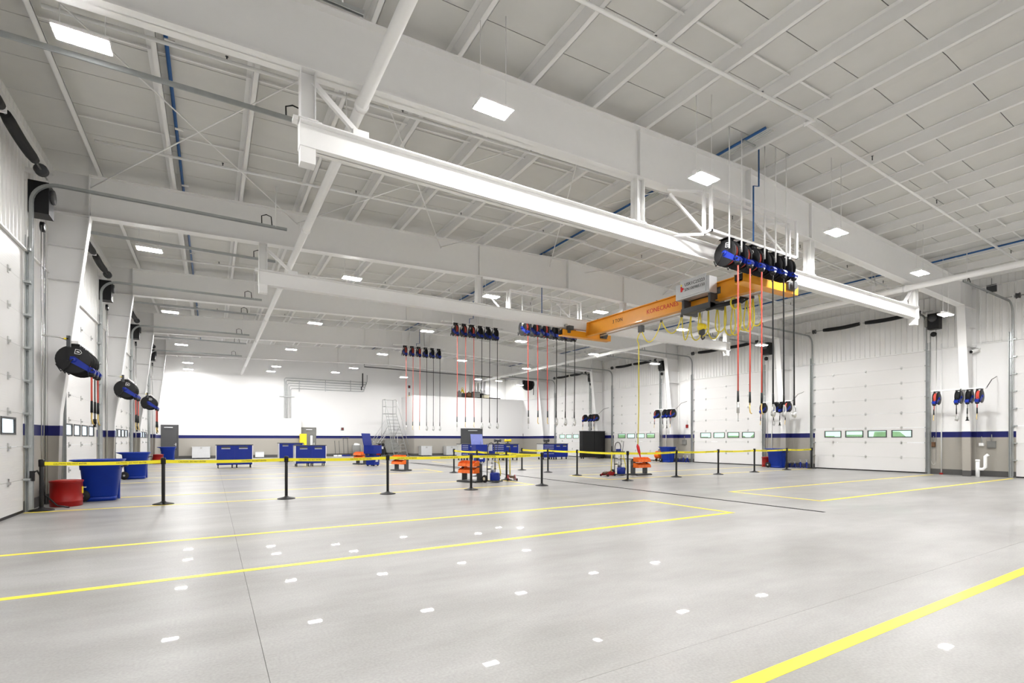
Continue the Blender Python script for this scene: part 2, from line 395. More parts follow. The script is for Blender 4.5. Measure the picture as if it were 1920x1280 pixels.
# ------------------------------------------------------------------ overhead doors
def door(name, X, s, y0, y1, pane):
    t = struct(name, (X, y0, 0)); W = y1-y0; NS = 8; sh = DH/NS
    def B(m, n0, n1, u0, u1, z0, z1): return m.box(min(s*n0, s*n1), max(s*n0, s*n1), u0, u1, z0, z1)
    wz0, wz1, ww, wp = 1.54, 1.79, .68, .93
    wins = [W/2+(i-1.5)*wp for i in range(4)]
    for i in range(NS):
        z0, z1 = i*sh+(.015 if i == 0 else .002), (i+1)*sh-.002; m = MB()
        if z0 < wz0 < z1:
            zb = min(wz1, z1-.01)
            B(m, -.06, -.01, 0, W, z0, wz0); B(m, -.06, -.01, 0, W, zb, z1); u = 0
            for c in wins: B(m, -.03, -.01, u, c-ww/2, wz0, zb); u = c+ww/2
            B(m, -.03, -.01, u, W, wz0, zb); wtop = zb
        else: B(m, -.06, -.01, 0, W, z0, z1)
        m.build('door_section', 'door_skin', t)
    for c in wins:
        f = MB(); B(f, -.02, .006, c-ww/2-.04, c+ww/2+.04, wz0-.035, wz0); B(f, -.02, .006, c-ww/2-.04, c+ww/2+.04, wtop, wtop+.035)
        B(f, -.02, .006, c-ww/2-.04, c-ww/2, wz0, wtop); B(f, -.02, .006, c+ww/2, c+ww/2+.04, wz0, wtop)
        fo = f.build('window_frame', 'charcoal', t)
        p = MB(); B(p, -.012, -.008, c-ww/2, c+ww/2, wz0, wtop); p.build('pane', pane, fo)
    B(MB(), -.06, -.005, 0, W, 0, .05).build('bottom_seal', 'black', t)
    hm = MB(); B(hm, -.012, .004, -.03, .03, -.07, .07); hm.cyl((s*.01, -.045, 0), (s*.01, .045, 0), .011, 6); B(hm, 0, .035, -.012, .012, -.035, .012)
    h0 = None
    for i in range(1, NS):
        for fr in (.19, .5, .81):
            if h0 is None: h0 = hm.build('hinge', 'steel', t); o = h0
            else: o = h0.copy(); col.objects.link(o)
            o.location = (0, W*fr, i*sh)
    zt, R, hx = 6.5, .42, 4.7                      # vertical track, curve and level track
    for u, d in ((-.06, -1), (W+.06, 1)):
        arc = [(s*(.09), u, .05), (s*.09, u, zt-R)]+[(s*(.09+R-R*cos(a)), u, zt-R+R*sin(a)) for a in [pi/2*k/8 for k in range(1, 9)]]+[(s*hx, u, zt+.03)]
        m = MB()
        for p, q in zip(arc, arc[1:]):
            m.bar(p, q, .055, .012, (0, 1, 0)); pv, qv = Vector(p), Vector(q)
            m.bar(pv+Vector((0, d*.03, 0)), qv+Vector((0, d*.03, 0)), .075, .006, (0, 1, 0))
        m.build('track', 'galv', t)
        a = MB(); B(a, 0, .012, u-.05+d*.07, u+.05+d*.07, 0, DH+.3); B(a, 0, .09, u+d*.115, u+d*.125, 0, DH+.3); a.build('jamb_angle', 'galv', t)
        for i in range(1, NS+1):
            b = MB(); B(b, .01, .1, u-.012, u+.012+d*.09, i*sh-.04, i*sh-.028); B(b, .0, .10, u-.02-d*.07, u+.0, i*sh-.02, i*sh+.02)
            b.build('track_bracket', 'galv', t)
        c = MB().tube([(s*(hx-.55), u, zt+.05), (s*(hx-.55), u+.05, zt+.25), (s*(hx-.45), u+.05, zt+.30), (s*(hx-.35), u, zt+.25), (s*(hx-.33), u, zt+.05)], .012, 6)
        c.build('cable_loop', 'black', t)
        MB().cyl((s*(hx-.25), u, zt+.04), (s*(hx-.25), u, 7.5), .012, 6).build('track_hanger', 'white_steel', t)
    zs, ns = 6.66, .28                              # counterbalance shaft, covered springs, drums
    MB().cyl((s*ns, -.35, zs), (s*ns, W+.3, zs), .018, 8).build('spring_shaft', 'steel', t)
    for a, b in ((.55, W/2-.12), (W/2+.12, W-.55)):
        MB().tube([(s*ns, a+(b-a)*k/8, zs-.035*sin(pi*k/8)) for k in range(9)], [.075]+[.088]*7+[.075], 12).build('spring_cover', 'rubber', t)
    for u in (.12, W-.12):
        MB().lathe([(.07, -.05), (.11, -.05), (.09, -.03), (.09, .03), (.11, .05), (.06, .05)], (s*ns, u, zs), 16, 'y').build('cable_drum', 'charcoal', t)
    for u in (.0, W/2, W):
        b = MB(); B(b, -.01, ns+.05, u-.02, u+.02, zs-.05, zs+.05); B(b, .0, .02, u-.08, u+.08, zs-.18, zs+.18); b.build('bearing_plate', 'white_steel', t)
    e = (-.35 if s < 0 else W+.35)                  # chain hoist operator beside the opening
    op = MB(); B(op, .02, .34, e-.22, e+.16, zs-.75, zs-.12); op.build('operator', 'black', t)
    op2 = MB().lathe([(.02, -.03), (.14, -.03), (.14, .03), (.02, .03)], (s*.36, e-.02, zs-.33), 16, 'x'); op2.build('operator_wheel', 'charcoal', t)
    ob = MB(); B(ob, .05, .28, e+.17, e+.27, zs-.62, zs-.2); ob.build('operator_panel', 'midgrey', t)
    MB().lathe([(.03, -.03), (.1, -.03), (.1, .03), (.03, .03)], (s*.2, e, zs-.95), 14, 'x').build('chain_wheel', 'black', t)
    ch = MB()
    for du in (-.1, .1): ch.cyl((s*.2, e+du, zs-.95), (s*.2, e+du*.8, .55), .009, 5)
    ch.tube([(s*.2, e-.08, .55), (s*.2, e-.05, .42), (s*.2, e, .38), (s*.2, e+.05, .42), (s*.2, e+.08, .55)], .009, 5)
    ch.build('pull_chain', 'steel', t)
    return t
def place(src, dy):
    o = copy_tree(src); o.location.y += dy; return o
dl = door('door_1', XL, 1, *LD[0], 'pane_clear'); dr = door('door_6', XR, -1, *RD[0], 'pane_green')
bpy.context.view_layer.update()
for k in range(1, 5):
    a = place(dl, PITCH*k); a.name = 'door_%d' % (k+1); b = place(dr, PITCH*k); b.name = 'door_%d' % (k+6)

# outside, seen through the small door panes
for nm, X, mt in (('ground_left', -24, 'asphalt'), ('ground_right', 46, 'green_out')):
    gs = struct(nm); MB().box(X-20, X+20, -20, 60, -.5, -.32).build('outdoor_ground', mt, gs)

def bush(i, x, y, r, h):
    t = thing('hedge_bush', 'green bush outside the right door panes, %s from the near end' % FIRST[i], 'bush', (x, y, -.32), 0, 'bushes outside the right wall')
    secs = [(h*k/7, random.uniform(-.15, .15), random.uniform(-.15, .15), r*(.55+.5*sin(pi*(k+.6)/8))*random.uniform(.85, 1.1), r*(.55+.5*sin(pi*(k+.6)/8))*random.uniform(.85, 1.1), 2.2) for k in range(8)]
    MB().loft(secs, 14).build('foliage', 'green_out', t); MB().cyl((0, 0, 0), (0, 0, h*.6), .08, 8).build('stem', 'brown', t)
for i in range(14): bush(i, random.uniform(38, 44), 4+3.1*i, random.uniform(1.0, 1.5), random.uniform(1.8, 2.35))

# personnel doors
def pdoor(n, X0, X1, Y, top, mat='grey_door', lite=None, pull='right'):
    t = struct('door_%d' % n, (X0, Y, 0)); W = X1-X0
    m = MB().box(-.06, 0, -.04, .05, 0, top+.06).box(W, W+.06, -.04, .05, 0, top+.06).box(-.06, W+.06, -.04, .05, top, top+.06)
    m.build('door_frame', mat, t)
    MB().box(.005, W-.005, -.02, .03, .01, top-.005).build('door_leaf', mat, t)
    hx = W-.1 if pull == 'right' else .1
    MB().box(hx-.03, hx+.03, -.035, -.02, .95, 1.15).cyl((hx, -.05, 1.05), (hx-.12, -.05, 1.05), .012, 8).build('handle', 'steel', t)
    if lite:
        MB().box(lite[0]-.03, lite[1]+.03, -.03, -.018, lite[2]-.03, lite[3]+.03).build('lite_frame', 'black', t)
        MB().box(lite[0], lite[1], -.034, -.03, lite[2], lite[3]).build('pane', 'aluminium', t)
    MB().box(W*.3, W*.75, -.1, -.03, top-.16, top-.1).build('closer', 'aluminium', t)
YB = YF-.4
pdoor(11, at(297, 800, Y=YB).x, at(333, 800, Y=YB).x, YB-.05, at(315, 796, Y=YB).z-.06)
pdoor(12, at(566, 800, Y=YF).x, at(591, 800, Y=YF).x, YF-.05, at(580, 801, Y=YF).z-.06, 'midgrey', (.62, .82, .95, 1.75))
pdoor(13, at(865, 800, Y=RY).x, at(903, 800, Y=RY).x, RY-.05, at(884, 803, Y=RY).z-.06, 'charcoal')
pdoor(14, at(997, 800, Y=RY).x, at(1008, 800, Y=RY).x, RY-.05, at(1002, 804, Y=RY).z-.06, 'charcoal', (.42, .50, 1.05, 1.75))
ex = at(1002, 799, Y=RY)
t = thing('exit_sign', 'small pink lit sign above the narrow grey door', 'sign', (ex.x, RY, at(1002, 804, Y=RY).z+.1))
MB().box(-.18, .18, -.06, .006, -.1, .1).build('sign_box', 'white_plastic', t)
MB().box(-.15, .15, -.065, -.06, -.07, .07).build('sign_face', 'red_hose', t)

# ------------------------------------------------------------------ high bay lights
LIGHTS = []
for row, pts, Z in ((0, ((155, 75),), 6.4), (0, ((925, 205), (1320, 335), (1568, 436), (1725, 512)), 6.4),
                 (1, ((280, 468), (660, 522), (921, 556), (1126, 585), (1280, 618)), 6.4),
                 (2, ((319, 585), (591, 606), (801, 621), (977, 640), (1113, 664)), 6.4),
                 (3, ((340, 646), (546, 655), (717, 664), (866, 676), (987, 691)), 6.4),
                 (4, ((352, 680), (518, 687), (663, 690), (757, 707), (897, 711)), 6.4),
                 (5, ((353, 692), (508, 696), (629, 698)), 6.4)):
    for i, p in enumerate(pts): LIGHTS.append((at(*p, Z=6.3 if p in ((801, 621), (717, 664)) else Z), row, i))
for p, s, row in (((1773, 590), .86, 0), ((1428, 647), .87, 1), ((1228, 682), .9, 2), ((975, 722), .9, 3)):   # along the right wall
    q = at(*p, Z=6.4); q = Vector((q.x*s, q.y*s, (q.z-CH)*s+CH)); LIGHTS.append((q, row, 9))
LIGHTS.append((at(935, 714, Y=41.6), 5, 8))
for y in (-.9, -5.2):
    for x in (-1.4, 3.7, 8.4, 13.3, 18.6, 23.5): LIGHTS.append((Vector((x, y, 6.4)), -1, 0))
RN = {-1: 'behind the camera', 0: 'in the row nearest the camera', 1: 'in the second row', 2: 'in the third row', 3: 'in the fourth row', 4: 'in the fifth row', 5: 'in the last row'}
fix = None
for n, (p, row, i) in enumerate(LIGHTS):
    if row < 0: lab = 'rectangular high bay light behind the camera, number %s along two rows' % FIRST[max(0, n-33)]
    elif i == 8: lab = 'lit high bay light above the far room roof'
    elif i == 9: lab = 'rectangular lit high bay light close to the right wall, '+RN[row]
    else: lab = 'lit high bay light %s, %s from the left wall' % (RN[row], FIRST[i + (1 if row == 0 and abs(p.x) > 2 else 0)])
    t = thing('high_bay_light', lab, 'ceiling light', p, 0, 'high bay lights')
    if fix is None:
        fix = [MB().box(-.28, .28, -.15, .15, .0, .04).box(-.28, .28, -.05, .05, .04, .09).build('housing', 'white_steel', t)]
        for y in (-.08, .08): fix.append(MB().box(-.26, .26, y-.05, y+.05, -.008, .0).build('lens', 'led', t))
    else:
        for f in fix: o = f.copy(); col.objects.link(o); o.parent = t
    zt = ztop(p.x)+ZD+.002-p.z
    for dx in (-.22, .22): MB().cyl((dx, 0, .04), (dx, 0, zt), .006, 5).build('hang_wire', 'white_steel', t)

# ------------------------------------------------------------------ runway beams and hangers
def runway(Y, lab):
    t = thing('runway_beam', lab, 'beam', (0, Y, 0), 0, 'crane runway beams'); x0, x1, zb, zt = 1.05, 20.5, 5.5, 5.88
    MB().box(x0, x1, -.006, .006, zb, zt).box(x0, x1, -.1, .1, zb, zb+.018).box(x0, x1, -.1, .1, zt-.018, zt).box(x0-.01, x0, -.1, .1, zb, zt).box(x1, x1+.01, -.1, .1, zb, zt).build('beam', 'white_steel', t)
    for x in (1.15, 7.55, 13.95, 20.35):
        z1 = zbot(x)
        MB().box(x-.1, x+.1, -.004, .004, zt, z1).box(x-.1, x-.088, -.1, .1, zt, z1).box(x+.088, x+.1, -.1, .1, zt, z1).box(x-.13, x+.13, -.12, .12, zt, zt+.015).build('hanger', 'white_steel', t)
        for dx in (-.16, .16): MB().box(x+dx-.03, x+dx+.03, -.07, .07, zt-.02, zt+.03).build('clamp', 'white_steel', t)
    for x, s in ((1.15, 1), (20.35, -1)):
        MB().bar((x+s*.08, 0, zbot(x)-.1), (x+s*.72, 0, zt+.05), .07, .07).build('brace', 'white_steel', t)
        MB().bar((x+s*.05, .05, zbot(x)-.1), (x+s*.05, .75, zt+.9), .06, .06).build('side_brace', 'white_steel', t)
        MB().box(x+s*.62, x+s*.85, -.07, .07, zt, zt+.1).build('brace_foot', 'white_steel', t)
        MB().box(x-.1, x+.1, -.09, .09, 5.28, 5.5).build('end_stop', 'white_steel', t)
runway(FR[1], 'white overhead crane runway beam hung from the nearest frame')
runway(FR[2], 'white overhead crane runway beam hung from the second frame')

# ------------------------------------------------------------------ bridge crane
CX = 12.05
t = thing('bridge_crane', 'orange overhead bridge crane with grey hoist and yellow festoon cable', 'crane', (CX, 0, 0))
ga, gb, z0, z1 = FR[1]+.16, FR[2]-.14, 5.26, 5.76
gd = MB().prism([(ga, z0), (gb-.05, z0), (gb, z0+.06), (gb-.06, z1), (ga, z1)], -.005, .005, 'x')
gd.prism([(ga, z0), (gb-.02, z0), (gb-.02, z0+.02), (ga, z0+.02)], -.1, .1, 'x').prism([(ga, z1-.02), (gb-.06, z1-.02), (gb-.06, z1), (ga, z1)], -.1, .1, 'x')
gd.prism([(gb-.06, z1), (gb, z0), (gb-.015, z0), (gb-.075, z1)], -.1, .1, 'x')
gd.build('bridge_girder', 'crane_orange', t)
for Y in (FR[1], FR[2]):
    e = MB().box(-1.15, 1.15, Y-.13, Y-.1, 5.22, 5.42).box(-1.15, 1.15, Y+.1, Y+.13, 5.22, 5.42).box(-1.15, 1.15, Y-.13, Y+.13, 5.2, 5.225)
    eo = e.build('end_truck', 'crane_orange', t)
    for x in (-.95, .95):
        MB().cyl((x, Y-.1, 5.579), (x, Y-.02, 5.579), .06, 14).build('wheel', 'steel', eo); MB().cyl((x, Y+.02, 5.579), (x, Y+.1, 5.579), .06, 14).build('wheel', 'steel', eo)
        MB().box(x*1.18-.05, x*1.18+.05, Y-.1, Y+.1, 5.26, 5.40).build('bumper', 'black', eo)
    MB().cyl((.75, Y-.3, 5.36), (.75, Y-.13, 5.36), .1, 14).box(.6, .9, Y-.2, Y-.13, 5.26, 5.46).build('drive_motor', 'charcoal', eo)
hb = FR[2]
MB().box(-1.0, -.78, hb-.3, hb-.14, 5.40, 5.54).box(-.94, -.84, hb-.2, hb-.13, 5.3, 5.42).build('limit_switch', 'charcoal', t)
for y in (hb-.8, hb-2.1, hb-3.6): MB().cyl((-.1, y, 5.77), (.35, y, 5.79), .012, 6).build('cable_arm', 'charcoal', t)
# hoist trolley astride the girder
ho = MB().box(-.42, -.1, 8.95, 10.1, 5.46, 5.9).build('hoist_cabinet', 'plate_grey', t)
MB().box(-.445, -.42, 9.05, 9.92, 5.5, 5.98).build('name_plate', 'plate_grey', t)
RPL = Matrix(((0, 0, -1, 0), (-1, 0, 0, 0), (0, 1, 0, 0), (0, 0, 0, 1)))       # text on a face looking along -X
def tx(y, z, x): return Matrix.Translation((x, y, z)) @ RPL
text_mesh('plate_lettering', 'USK1C25223', .125, 'ink', t, tx(9.42, 5.83, -.448))
text_mesh('plate_lettering', 'S/N100985150', .115, 'ink', t, tx(9.42, 5.69, -.448))
MB().prism([(9.90, 5.66), (9.84, 5.66), (9.83, 5.70), (9.79, 5.72), (9.80, 5.76), (9.85, 5.77), (9.86, 5.81), (9.90, 5.81)], -.452, -.446, 'x').build('plate_emblem', 'red_mark', t)
MB().prism([(9.90, 5.82), (9.85, 5.82), (9.855, 5.87), (9.895, 5.87)], -.452, -.446, 'x').build('plate_emblem_tip', 'yellow', t)
text_mesh('girder_lettering', 'KONECRANES', .2, 'red_mark', t, tx(11.0, 5.52, -.008))
text_mesh('capacity_lettering', '3 TON', .17, 'ink', t, tx(13.0, 5.53, -.008))
MB().box(-.3, .3, 9.0, 9.08, 5.05, 5.46).box(-.3, .3, 9.9, 9.98, 5.05, 5.46).box(-.34, -.1, 9.0, 9.98, 5.05, 5.2).build('trolley_frame', 'charcoal', t)
MB().cyl((.12, 8.9, 5.55), (.12, 9.9, 5.55), .16, 16).cyl((.12, 8.6, 5.55), (.12, 8.9, 5.55), .1, 14).build('hoist_drum', 'charcoal', t)
MB().box(.1, .5, 8.4, 8.8, 5.5, 5.85).build('control_box', 'white_plastic', t)
MB().cyl((-.2, 8.1, 5.06), (-.2, 9.2, 5.06), .06, 12).tube([(-.2, 8.3, 5.1), (-.22, 8.1, 4.98), (-.2, 7.95, 5.05), (-.15, 8.2, 5.15)], .03, 6).build('trolley_motor', 'black', t)
MB().torus((-.2, 8.35, 5.02), .14, .02, 'y', 14, 6).build('cable_coil', 'cable_yellow', t)
MB().cyl((-.06, 9.45, 5.05), (-.06, 9.5, 4.72), .009, 6).cyl((.06, 9.6, 5.05), (.06, 9.55, 4.72), .009, 6).build('wire_rope', 'steel', t)
MB().lathe([(.03, -.09), (.1, -.09), (.1, -.02), (.07, 0), (.1, .02), (.1, .09), (.03, .09)], (0, 9.52, 4.64), 16, 'x').build('hook_block', 'yellow', t)
MB().lathe([(.03, -.1), (.09, -.06), (.09, .06), (.03, .1)], (0, 9.52, 4.5), 14).tube([(0, 9.52, 4.42), (0, 9.54, 4.35), (0, 9.50, 4.28), (0, 9.45, 4.3), (0, 9.43, 4.35)], .022, 8).build('load_hook', 'charcoal', t)
MB().box(.17, .2, ga+.1, gb-.5, 5.2, 5.24).build('festoon_rail', 'galv', t)
ys = [12.1, 11.2, 10.4, 10.05, 9.75, 9.45, 9.15, 8.9, 8.65, 8.45, 8.25, 8.07, 7.9]; sag = [.62, .48, .8, .85, .8, .92, .78, .9, .95, .85, .92, .8]
for i, (a, b) in enumerate(zip(ys, ys[1:])):
    pts = []
    for k in range(13):
        u = k/12; pts.append((.19+.05*sin(pi*u)*(1 if i % 2 else -1), a+(b-a)*u+.1*sin(2*pi*u)*(1 if i > 2 else 0), 5.2-sag[i]*(sin(pi*u)**.8)))
    MB().tube(pts, .017, 6).build('festoon_loop', 'cable_yellow', t)
    MB().box(.15, .22, a-.025, a+.025, 5.13, 5.2).build('cable_trolley', 'charcoal', t)
PY = 12.1
MB().box(.12, .26, PY-.1, PY+.06, 4.98, 5.2).build('festoon_tow_box', 'charcoal', t)
MB().tube([(.19, PY, 5.0), (.1, PY+.02, 4.85), (.03, PY, 4.7), (.1, PY, 4.58), (.1, PY, 4.0), (.1, PY, 2.4), (.06, PY, 1.25)], .017, 8).build('pendant_cable', 'cable_yellow', t)
MB().loft([(0, .17, PY, .015, .015, 3), (.04, .165, PY, .02, .02, 3), (.14, .13, PY, .025, .025, 3), (.16, .12, PY, .04, .04, 4), (.36, .06, PY, .045, .04, 4), (.44, .04, PY, .015, .015, 3)]).build('pendant_control', 'red_mark', t, (0, 0, .82))

# ------------------------------------------------------------------ hose reels
def make_reel(kind, drop, fit):
    """reel hung from its bracket at the origin; drum axis along x, arm towards -y"""
    t = bpy.data.objects.new('hose_reel', None); col.objects.link(t)
    MB().box(-.085, .085, -.09, .09, -.03, 0).box(-.085, -.075, -.1, .1, -.34, 0).box(.075, .085, -.1, .1, -.34, 0).build('bracket', 'black', t)
    c = (0, 0, -.31)
    dm = MB()
    for x in (-.072, .06): dm.lathe([(.05, 0), (.265, 0), (.285, .004), (.28, .012), (.05, .012)], (x, 0, -.31), 26, 'x')
    dm.lathe([(.1, -.06), (.1, .06)], c, 20, 'x'); dm.build('drum', 'black', t)
    hw = MB()
    for i, x in enumerate((-.04, 0, .04)): hw.torus((x, 0, -.31), .215, .022, 'x', 22, 6)
    hw.build('hose_wrap', {'r': 'red_hose', 'k': 'rubber', 'w': 'black'}[kind], t)
    a = MB()
    for x in (-.092, .082): a.prism([(.05, -.25), (-.02, -.25), (-.24, -.43), (-.25, -.55), (.05, -.37)], x, x+.01, 'x')
    a.prism([(-.23, -.42), (-.30, -.46), (-.34, -.52), (-.32, -.58), (-.22, -.58)], -.058, .058, 'x').box(-.092, .092, -.25, -.22, -.55, -.47)
    a.build('guide_arm', 'blue_reel', t)
    MB().cyl((-.09, -.29, -.5), (.09, -.29, -.5), .018, 8).cyl((-.09, -.24, -.55), (.09, -.24, -.55), .018, 8).loft([(-.64, 0, -.27, .03, .03, 2), (-.62, 0, -.27, .06, .05, 2.5), (-.56, 0, -.27, .07, .06, 3)]).build('roller_guide', 'black', t)
    MB().lathe([(.02, -.115), (.055, -.115), (.055, .115), (.02, .115)], c, 14, 'x').build('hub', 'blue_reel', t)
    MB().tube([(-.11, 0, -.31), (-.14, .02, -.33), (-.15, .08, -.47), (-.14, .18, -.56), (-.1, .26, -.42)], .012, 6).build('inlet_hose', 'black', t)
    em = [(-.02, -.19), (-.035, -.10), (-.11, -.12), (-.13, -.17), (-.10, -.20)]; e = MB()
    for q, r in zip(em, em[1:]+em[:1]): e.bar((-.089, *q), (-.089, *r), .008, .008)
    e.bar((-.089, -.05, -.15), (-.089, -.095, -.16), .008, .02); e.build('emblem', 'white_plastic', t)
    p0 = (0, -.27, -.53); ze = -.53-drop
    bend = random.uniform(-.03, .03)
    MB().tube([(0, -.205, -.33), p0, (bend*.3, -.27, -.55-drop*.5), (bend, -.27, ze+.35)], .016 if kind != 'w' else .01, 7).build('hose', 'red_hose' if kind == 'r' else 'rubber', t)
    MB().cyl((bend, -.27, ze+.36), (bend*1.1, -.27, ze+.12), .02, 8, .024).build('bend_guard', 'black', t)
    if fit == 'gun':
        MB().tube([(bend, -.27, ze+.12), (bend+.06, -.27, ze+.05), (bend+.07, -.27, ze-.08), (bend+.02, -.27, ze-.17)], .022, 8).tube([(bend, -.27, ze+.1), (bend-.02, -.27, ze-.02), (bend+.0, -.27, ze-.14)], .014, 6).lathe([(.02, -.04), (.055, -.03), (.055, .03), (.02, .04)], (bend, -.27, ze-.1), 12, 'y').build('nozzle', 'steel', t)
    elif fit == 'grip':
        MB().cyl((bend, -.27, ze+.12), (bend, -.27, ze-.12), .03, 8).cyl((bend, -.27, ze-.12), (bend, -.27, ze-.26), .007, 6).lathe([(.008, -.02), (.02, 0), (.008, .02)], (bend, -.27, ze-.28), 8).build('nozzle', 'steel', t)
    elif fit == 'lamp':
        MB().cyl((bend, -.27, ze+.12), (bend, -.27, ze-.05), .012, 8).cyl((bend, -.27, ze-.0), (bend, -.27, ze-.1), .03, 10).prism([(-.07, ze-.17), (.07, ze-.17), (.02, ze-.1), (-.02, ze-.1)], -.29, -.25).build('nozzle', 'black', t)
    else:
        MB().tube([(bend, -.27, ze+.12), (bend-.01, -.27, ze+.0), (bend-.02, -.29, ze-.1), (bend+.02, -.3, ze-.12)], .014, 7).build('nozzle', 'brass', t)
    return t
bpy.context.view_layer.update()
reels = {}
def reel(kind, drop, fit, loc, rz, label, group, sc_=1):
    key = (kind, drop, fit)
    if key in reels: t = copy_tree(reels[key])
    else: t = make_reel(*key); reels[key] = t
    tag(t, label, 'hose reel', group); t.location = loc; t.rotation_euler = (0, 0, rz); t.scale = (sc_,)*3
    return t
RXS = [9.76+.425*k for k in range(6)]
def rack(Y, zb, tall, where):
    t = thing('reel_rack', 'white hanging steel rack carrying hose reels '+where, 'rack', (0, Y, 0), 0, 'overhead reel racks'); x0, x1 = 9.1, 12.3
    MB().box(x0, x1, -.12, -.08, zb, zb+.05).box(x0, x1, .08, .12, zb, zb+.05).build('bottom_rail', 'white_steel', t)
    for x in (x0, x1): MB().box(x-.025, x+.025, -.12, .12, zb, zb+.05).build('cross_rail', 'white_steel', t)
    for x in RXS: MB().box(x-.12, x+.12, -.12, .12, zb-.012, zb).build('mount_plate', 'black', t)
    if tall:
        zt = zb+.93
        for y in (-.1, .1): MB().box(x0, x1, y-.02, y+.02, zt, zt+.045).build('top_rail', 'white_steel', t)
        for x in (x0, x1): MB().box(x-.03, x+.03, -.12, -.06, zb, zt).build('post', 'white_steel', t); MB().box(x-.03, x+.03, .06, .12, zb, zt).build('post', 'white_steel', t)
        MB().bar((x0, .1, zb+.05), (x0-.62, .48, zt-.05), .05, .05).bar((x0, .1, zb), (x0-.5, .5, zb+.02), .05, .05).build('brace', 'white_steel', t)
        MB().bar((x1, .1, zb+.05), (x1-.75, .45, zt), .05, .05).build('brace', 'white_steel', t)
        for x in (x0, x1): MB().bar((x, .1, zt), (x-.8, .4, zt-.05), .04, .04).build('tie', 'white_steel', t)
    for i, x in enumerate(RXS):
        if i == 2:
            x -= .2; MB().tube([(x, -.2, zb+.02), (x, -.2, 7.1), (x+.2, -.2, 7.14), (x+.2, -.2, ztop(x+.2)+ZD)], .017, 8).build('air_drop', 'pipe_blue', t); continue
        x -= .2; MB().tube([(x, -.2, zb-.3), (x, -.2, zb+.75)], .017, 8).tube([(x, -.2, zb+.7), (x, -.2, ztop(x)+ZD)], .011, 6).build('fluid_drop', 'white_steel', t)
for Y, zb, tall, where, gi in ((7.05, 5.84, True, 'in front of the nearest frame', 'nearest reel rack'), (15.45, 5.80, True, 'behind the second frame', 'second reel rack'),
                        (21.5, 6.86, False, 'at the third frame', 'third reel rack'), (28.65, 6.95, False, 'at the fourth frame', 'fourth reel rack')):
    rack(Y, zb, tall, where)
    for i, x in enumerate(RXS):
        kd = 'r' if i < 3 else 'k'; ft = ('grip', 'hook', 'tip', 'gun', 'gun', 'gun')[i]
        reel(kd, round(zb-.53-2.12, 2), ft, (x, Y, zb-.012), 0, '%s hose reel, %s from the left on the %s' % ('red' if i < 3 else 'black', FIRST[i], gi), 'overhead hose reels')
# reels carried on the wall columns
for k, yy in enumerate((13.92, 21.12, 28.32)):
    t = thing('wall_reel_rack', 'white reel mounting arm on the %s left column' % ORD[k], 'bracket', (-2.5, yy, 3.42), 0, 'left wall reel arms')
    MB().box(-.1, .1, -.3, 1.25, -.001, .05).box(-.3, .1, .42, .48, -.02, .05).build('arm', 'white_steel', t)
    MB().tube([(0, -.25, .03), (-.1, -.75, .03), (-.35, -.85, .03)], .014, 6).build('supply_pipe', 'steel', t)
    MB().box(-.03, .03, -.62, -.54, -.12, .10).build('shutoff_valve', 'charcoal', t); MB().box(-.1, .0, -.62, -.60, .02, .05).build('valve_lever', 'yellow', t)
    for i, (kd, ft) in enumerate((('r', 'tip'), ('w', 'lamp'), ('r', 'hook'))):
        r = reel(kd, .95, ft, (-2.5, yy-.1+.34*i, 3.42), pi/2, '%s wall hose reel, %s in the group on the %s left column' % ('red' if kd == 'r' else 'black', FIRST[i], ORD[k]), 'left wall hose reels', 1.05)
for k in range(4):
    yy = 7.62+PITCH*k
    t = thing('wall_reel_rack', 'white reel mounting arm on the %s right column' % ORD[k], 'bracket', (24.42, yy, 3.3), 0, 'right wall reel arms')
    MB().box(-.06, .06, -.78, .85, -.001, .04).box(-.06, .5, -.1, -.04, -.02, .04).build('arm', 'white_steel', t)
    MB().tube([(.1, -.75, .0), (.5, -.8, .35), (1.03, -.8, .5)], .012, 6).build('supply_hose', 'black', t)
    for i, (dy, kd, ft) in enumerate(((.68, 'r', 'tip'), (.0, 'k', 'gun'), (-.32, 'w', 'lamp'), (-.6, 'r', 'hook'))):
        reel(kd, .62, ft, (24.42, yy+dy, 3.3), -pi/2, '%s wall hose reel, %s from the left in the group on the %s right column' % ({'r': 'red', 'k': 'grey', 'w': 'black'}[kd], FIRST[i], ORD[k]), 'right wall hose reels', .9)

# ------------------------------------------------------------------ pipes under the roof
def sprk(n, y):
    t = thing('sprinkler_pipe', 'white sprinkler branch pipe crossing under the purlins, %s from the camera' % FIRST[n], 'pipe', (0, y, 0), 0, 'sprinkler branch pipes')
    for a, b, dy in ((-2.0, XC-.7, 0), (XC-.9, 23.8, .12)):
        MB().cyl((a, dy, ztop(a)-.09), (b, dy, ztop(b)-.09), .03, 8).build('pipe_run', 'white_steel', t)
    MB().cyl((XC-.8, -.02, ztop(XC-.8)-.09), (XC-.8, .16, ztop(XC-.8)-.09), .045, 8).build('coupling', 'white_steel', t)
    for x in (.2, 3.1, 6.0, 8.8, 13.0, 16.5, 19.5, 22.2):
        MB().cyl((x, .06, ztop(x)-.07), (x, .06, ztop(x)+.02), .01, 6).lathe([(.008, .0), (.025, .005), (.008, .01)], (x, .06, ztop(x)+.02), 8).build('sprinkler_head', 'charcoal', t)
for n in range(11): sprk(n, 5.55+3.6*n)
